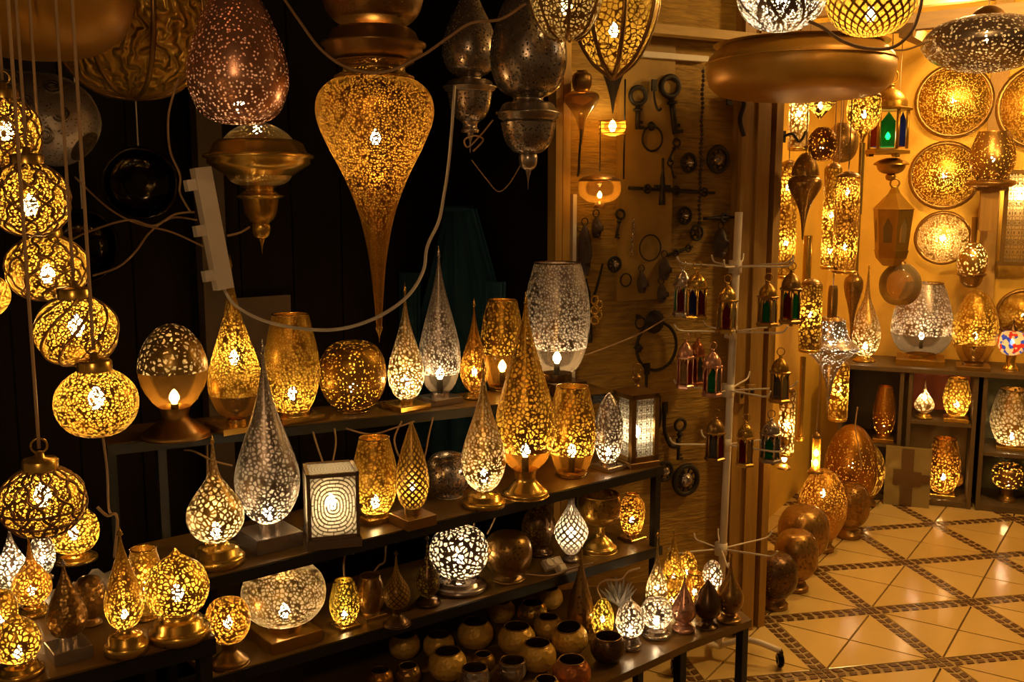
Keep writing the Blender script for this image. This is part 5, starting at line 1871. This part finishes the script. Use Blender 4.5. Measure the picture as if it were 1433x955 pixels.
for ch in ml.children:
    if ch.name.startswith('shade'):
        ch.data.materials[0] = mosaic_mat()
        zc = (min(v.co.z for v in ch.data.vertices) + max(v.co.z for v in ch.data.vertices)) / 2
        zt2 = max(v.co.z for v in ch.data.vertices)
add_bulb(ml, zc - .014, .05, .5, WARM_WHITE, .011)
lathe_part('cap', ml, smooth_profile([(.025, zt2 - .006), (.016, zt2 + .012), (.005, zt2 + .03), (.008, zt2 + .04), (0, zt2 + .06)], 3), [metal_mat('dark')], 12)
cab_lamp('dim amber vase lamp in the dark left cabinet', 1236, 541, 609, 30, .06, cab(1217, 620).z + .001, 'tallvase', 'amber', 'dots', 4, 1.0, 600, ('sq', 34, 9), base_metal='gold')
cab_lamp('small lit teardrop lamp in the orange niche', 1292, 530, 592, 26, .08, zs2[1] + .001, 'fattear', 'pale', 'cell', 4, 2.0, 556, ('rd', 24, 8))
cab_lamp('lit gold vase lamp in the orange niche beside the small teardrop', 1337, 529, 592, 36, .08, zs2[1] + .001, 'vase', 'gold', 'cell', 4.5, 1.6, 566, ('sq', 40, 8))
cab_lamp('lit amber vase lamp in the lower niche of the middle cabinet', 1318, 614, 694, 44, .12, .031, 'vase', 'amber', 'cell', 4.5, 1.5, 668, ('sq', 40, 6))
cab_lamp('tall pale vase lamp in the upper niche at the right edge', 1414, 545, 636, 58, .15, cab(1417, 637).z + .001, 'vase', 'pale', 'cell', 4.5, 1.2, 610, ('sq', 50, 7))
cab_lamp('small dim globe lamp in the lower niche at the right edge', 1408, 648, 706, 44, .14, .031, 'globe', 'bronze', 'dots', 4, 1.6, 675, ('ped', 24, 18))
p = cab(1335, 690, .28)
t = thing('brass_plate', 'small round brass plate leaning in the lower niche', 'plate', (p.x, p.y, .041), atan2(cdir.y, cdir.x))
m = pxm(p) * .6
o = lathe_part('dish', t, [(0, 0), (14 * m, .004), (17 * m, .012), (18 * m, .012)], [metal_mat('gold')], 24)
o.rotation_euler = (radians(78), 0, 0)
o.location = (0, 0, 18 * m)
mesh_obj('rim', ring(18 * m, .004, 'xz', (0, -.012, 18 * m), 24, 5), metal_mat('polished'), t)

# ------------------------------------------------------------------ globes standing on the shop floor along the wall


def floor_globe(label, px, top, bot, wpx, metal='bronze', pat='dots', cell=4, kind='globe', lit=0, bulb=None, bw_=.62, tilt=0):
    return lamp(label, px, bot, top, wpx, 0.0, kind, metal, pat, cell, lit, bulb, ('rd', wpx * bw_, 16), name='floor_lamp', thick=.2 if pat == 'dots' else .15, base_metal='bronze')


floor_globe('nearest dark globe lamp on the floor beside the wooden boards', 1082, 774, 857, 64, 'dark', 'dots', 4)
floor_globe('brown globe lamp on the floor, second from the boards', 1112, 742, 832, 60, 'bronze', 'dots', 4)
floor_globe('wide bronze globe lamp on the floor in front of the gold oval one', 1122, 708, 803, 70, 'bronze', 'dots', 3.6)
floor_globe('gold oval lamp on the floor with a bright reflection', 1148, 656, 776, 66, 'amber', 'cell', 4, 'egg', .5, 690, .55)
floor_globe('dark pierced globe lamp on the floor left of the big oval one', 1187, 676, 757, 54, 'bronze', 'cell', 4.5, 'globe')
floor_globe('biggest brown oval lamp at the back of the floor row', 1187, 594, 728, 72, 'amber', 'dots', 4, 'egg', .35, 650, .5)
floor_globe('last openwork globe lamp on the floor near the stepped panel', 1214, 622, 711, 42, 'bronze', 'cell', 6, 'egg', .6, 665, .5)

# ------------------------------------------------------------------ power strips and cables
def power_strip(label, a, b, wd, th, n_sock, cat='power strip'):
    X = (b - a).normalized()
    c = (a + b) / 2
    view = (CAM - c).normalized()
    Y = (view - X * view.dot(X)).normalized()
    Y = (Matrix.Rotation(-.45, 3, X) @ Y)
    Z = X.cross(Y)
    t = thing('power_strip', label, cat, a)
    t.rotation_euler = Matrix((Z, -X, Y)).transposed().to_euler()
    L = (b - a).length
    bx = box(wd, L, th, (0, -L / 2, 0), bev=.006)
    mesh_obj('housing', bx, WH, t, False)
    for k in range(n_sock):
        yy = -L * (k + .7) / (n_sock + .4)
        lathe_part('outlet', t, [(.013, th + .0004), (.0125, th + .002), (.011, th + .002), (.010, th - .0005), (0, th - .0005)], [WH], 14).location = (0, yy, 0)
        if k % 2 == 0:
            mesh_obj('plug', box(.022, .026, .024, (wd * .5 + .011, yy, th * .2), bev=.004), WH, t, False)
    return t


power_strip('white multi-socket power strip hanging aslant beside the brass disc pendant', at(284, 234, 2.38), at(305, 403, 2.42), .042, .034, 5)
power_strip('small white power strip lying among the lamps at the right of the bottom shelf', on_z(784, 797, Z3) + Vector((0, 0, .018)), on_z(808, 791, Z3) + Vector((0, 0, .018)), .03, .02, 2)


def cable(label, pts, r=.0035, mat=None, name='power_cable', n=8):
    W = [at(*p) for p in pts]
    o = mesh_obj(name, tube(W, r, 6, n), mat or M_cable())
    return tag(o, label, 'cable')


cable('thick white cable swinging from the power strip past the turnip pendant and up', [(312, 402, 2.42), (330, 428, 2.42), (372, 450, 2.4), (430, 461, 2.36), (480, 460, 2.34), (530, 443, 2.33), (570, 415, 2.36), (592, 380, 2.4), (598, 345, 2.42), (614, 310, 2.44), (621, 275, 2.46), (627, 236, 2.5), (632, 185, 2.52), (636, 120, 2.56)], .0042)
cable('thin white cable looping across the turnip pendant to the top centre', [(392, -10, 2.3), (418, 28, 2.26), (450, 70, 2.22), (490, 96, 2.2), (540, 100, 2.2), (590, 78, 2.2), (628, 52, 2.2), (660, 32, 2.2), (700, 27, 2.22), (735, 5, 2.25)], .0032, M_cord())
cable('thin cable from the power strip sagging to the left behind the cords', [(284, 345, 2.42), (240, 325, 2.46), (190, 312, 2.48), (150, 290, 2.5), (105, 248, 2.55)], .0026, M_cord())
cable('thin cable crossing from the lattice globes to the power strip', [(95, 338, 2.45), (130, 322, 2.44), (180, 308, 2.44), (215, 316, 2.43), (245, 300, 2.42), (272, 297, 2.4)], .0026, M_cord())
cable('thin cable looping under the black dish up to the power strip', [(130, 386, 2.5), (165, 374, 2.48), (190, 352, 2.46), (210, 325, 2.52), (240, 305, 2.5), (275, 308, 2.44)], .0026, M_cord())
cable('thin cable dropping from the dome pendant to the power strip', [(250, 110, 2.3), (236, 160, 2.34), (238, 210, 2.38), (252, 245, 2.4), (252, 270, 2.42), (266, 296, 2.42)], .0028, M_cord())
cable('short cable from the power strip to the brass disc finial', [(318, 330, 2.42), (335, 326, 2.44), (349, 318, 2.47)], .0028, M_cord())
cable('thin dangling wire between the two pewter pendants', [(660, 224, 2.6), (680, 250, 2.6), (697, 268, 2.6), (712, 258, 2.58), (728, 232, 2.56)], .0014, M_cord())
cable('twisted tie hanging on the finial of the smaller pewter pendant', [(690, 168, 2.56), (672, 190, 2.56), (655, 206, 2.56), (650, 196, 2.56), (664, 190, 2.56), (676, 196, 2.56), (662, 212, 2.56)], .0022, M_cord())
cable('white cable looping under the gold lattice bowl pendant', [(1132, 30, 2.36), (1150, 38, 2.36), (1180, 58, 2.36), (1215, 68, 2.36), (1250, 66, 2.36), (1275, 45, 2.36), (1287, 15, 2.36), (1292, -15, 2.36)], .004, M_cord())
cable('cable from the gold disc pendant to the silver disc pendant', [(1212, 50, 3.0), (1235, 66, 3.12), (1265, 70, 3.15), (1300, 58, 3.2)], .0028, M_cord())
cable('cable crossing the wall from the silver vase to the mini lanterns', [(820, 497, 2.95), (850, 486, 3.05), (880, 474, 3.1), (905, 462, 3.2), (945, 438, 3.28)], .0024, M_cord())
for i, (lb, pts) in enumerate((
        ('cord hanging behind the leftmost teardrop of the middle shelf', [(258, 630, 2.5), (272, 632, 2.45), (298, 645, 2.44), (325, 652, 2.46)]),
        ('straight cord hanging left of the box lamp behind the silver teardrop', [(290, 618, 2.5), (291, 680, 2.5), (293, 740, 2.5)]),
        ('slanted cord hanging over the square lantern', [(438, 605, 2.55), (444, 625, 2.52), (452, 648, 2.5)]),
        ('thin cord hanging right over the square lantern', [(468, 600, 2.55), (470, 620, 2.55), (466, 645, 2.52)]),
        ('tangled cord behind the gold vase of the middle shelf', [(484, 600, 2.6), (520, 608, 2.6), (556, 598, 2.62), (580, 590, 2.64)]),
        ('cord hanging behind the smoky globe', [(606, 584, 2.75), (600, 610, 2.72), (594, 640, 2.7), (586, 655, 2.68)]),
        ('cord looping beside the small lattice teardrop', [(562, 590, 2.66), (552, 615, 2.62), (560, 640, 2.6), (574, 630, 2.6)]),
        ('cord rising from the small greenish vase', [(482, 810, 2.44), (481, 790, 2.38), (484, 776, 2.44), (495, 775, 2.5)]),
        ('thin cord bent behind the unlit brown vase', [(520, 806, 2.44), (530, 792, 2.46), (538, 786, 2.48), (540, 762, 2.5)]),
        ('cord sticking up behind the bright silver globe', [(664, 742, 2.7), (664, 730, 2.64), (670, 722, 2.66)]),
        ('cord leaning behind the unlit brown globe', [(682, 748, 2.7), (690, 732, 2.7), (696, 718, 2.7)]),
        ('cord lying along the right end of the bottom shelf', [(735, 804, 2.6), (770, 806, 2.62), (800, 796, 2.66), (830, 788, 2.68)]),
        ('white looped cable beside the crystal flower', [(842, 838, 2.7), (836, 822, 2.7), (848, 812, 2.7), (868, 812, 2.7), (880, 800, 2.72), (895, 795, 2.76)]),
        ('cord falling from the lowest small-holed globe towards the left table', [(144, 612, 1.72), (150, 660, 1.8), (152, 710, 1.9), (156, 720, 1.92)]),
        ('knotted end of the cord above the left table', [(136, 710, 1.9), (150, 722, 1.9), (162, 720, 1.9), (164, 740, 1.95), (160, 780, 2.0)]),
        ('cord hanging down in front of the far floor lamps', [(1200, 570, 4.2), (1197, 600, 4.2), (1203, 632, 4.2), (1206, 660, 4.25)]))):
    cable(lb, pts, .0026 if i != 14 else .003, M_cord(), 'electric_cable')
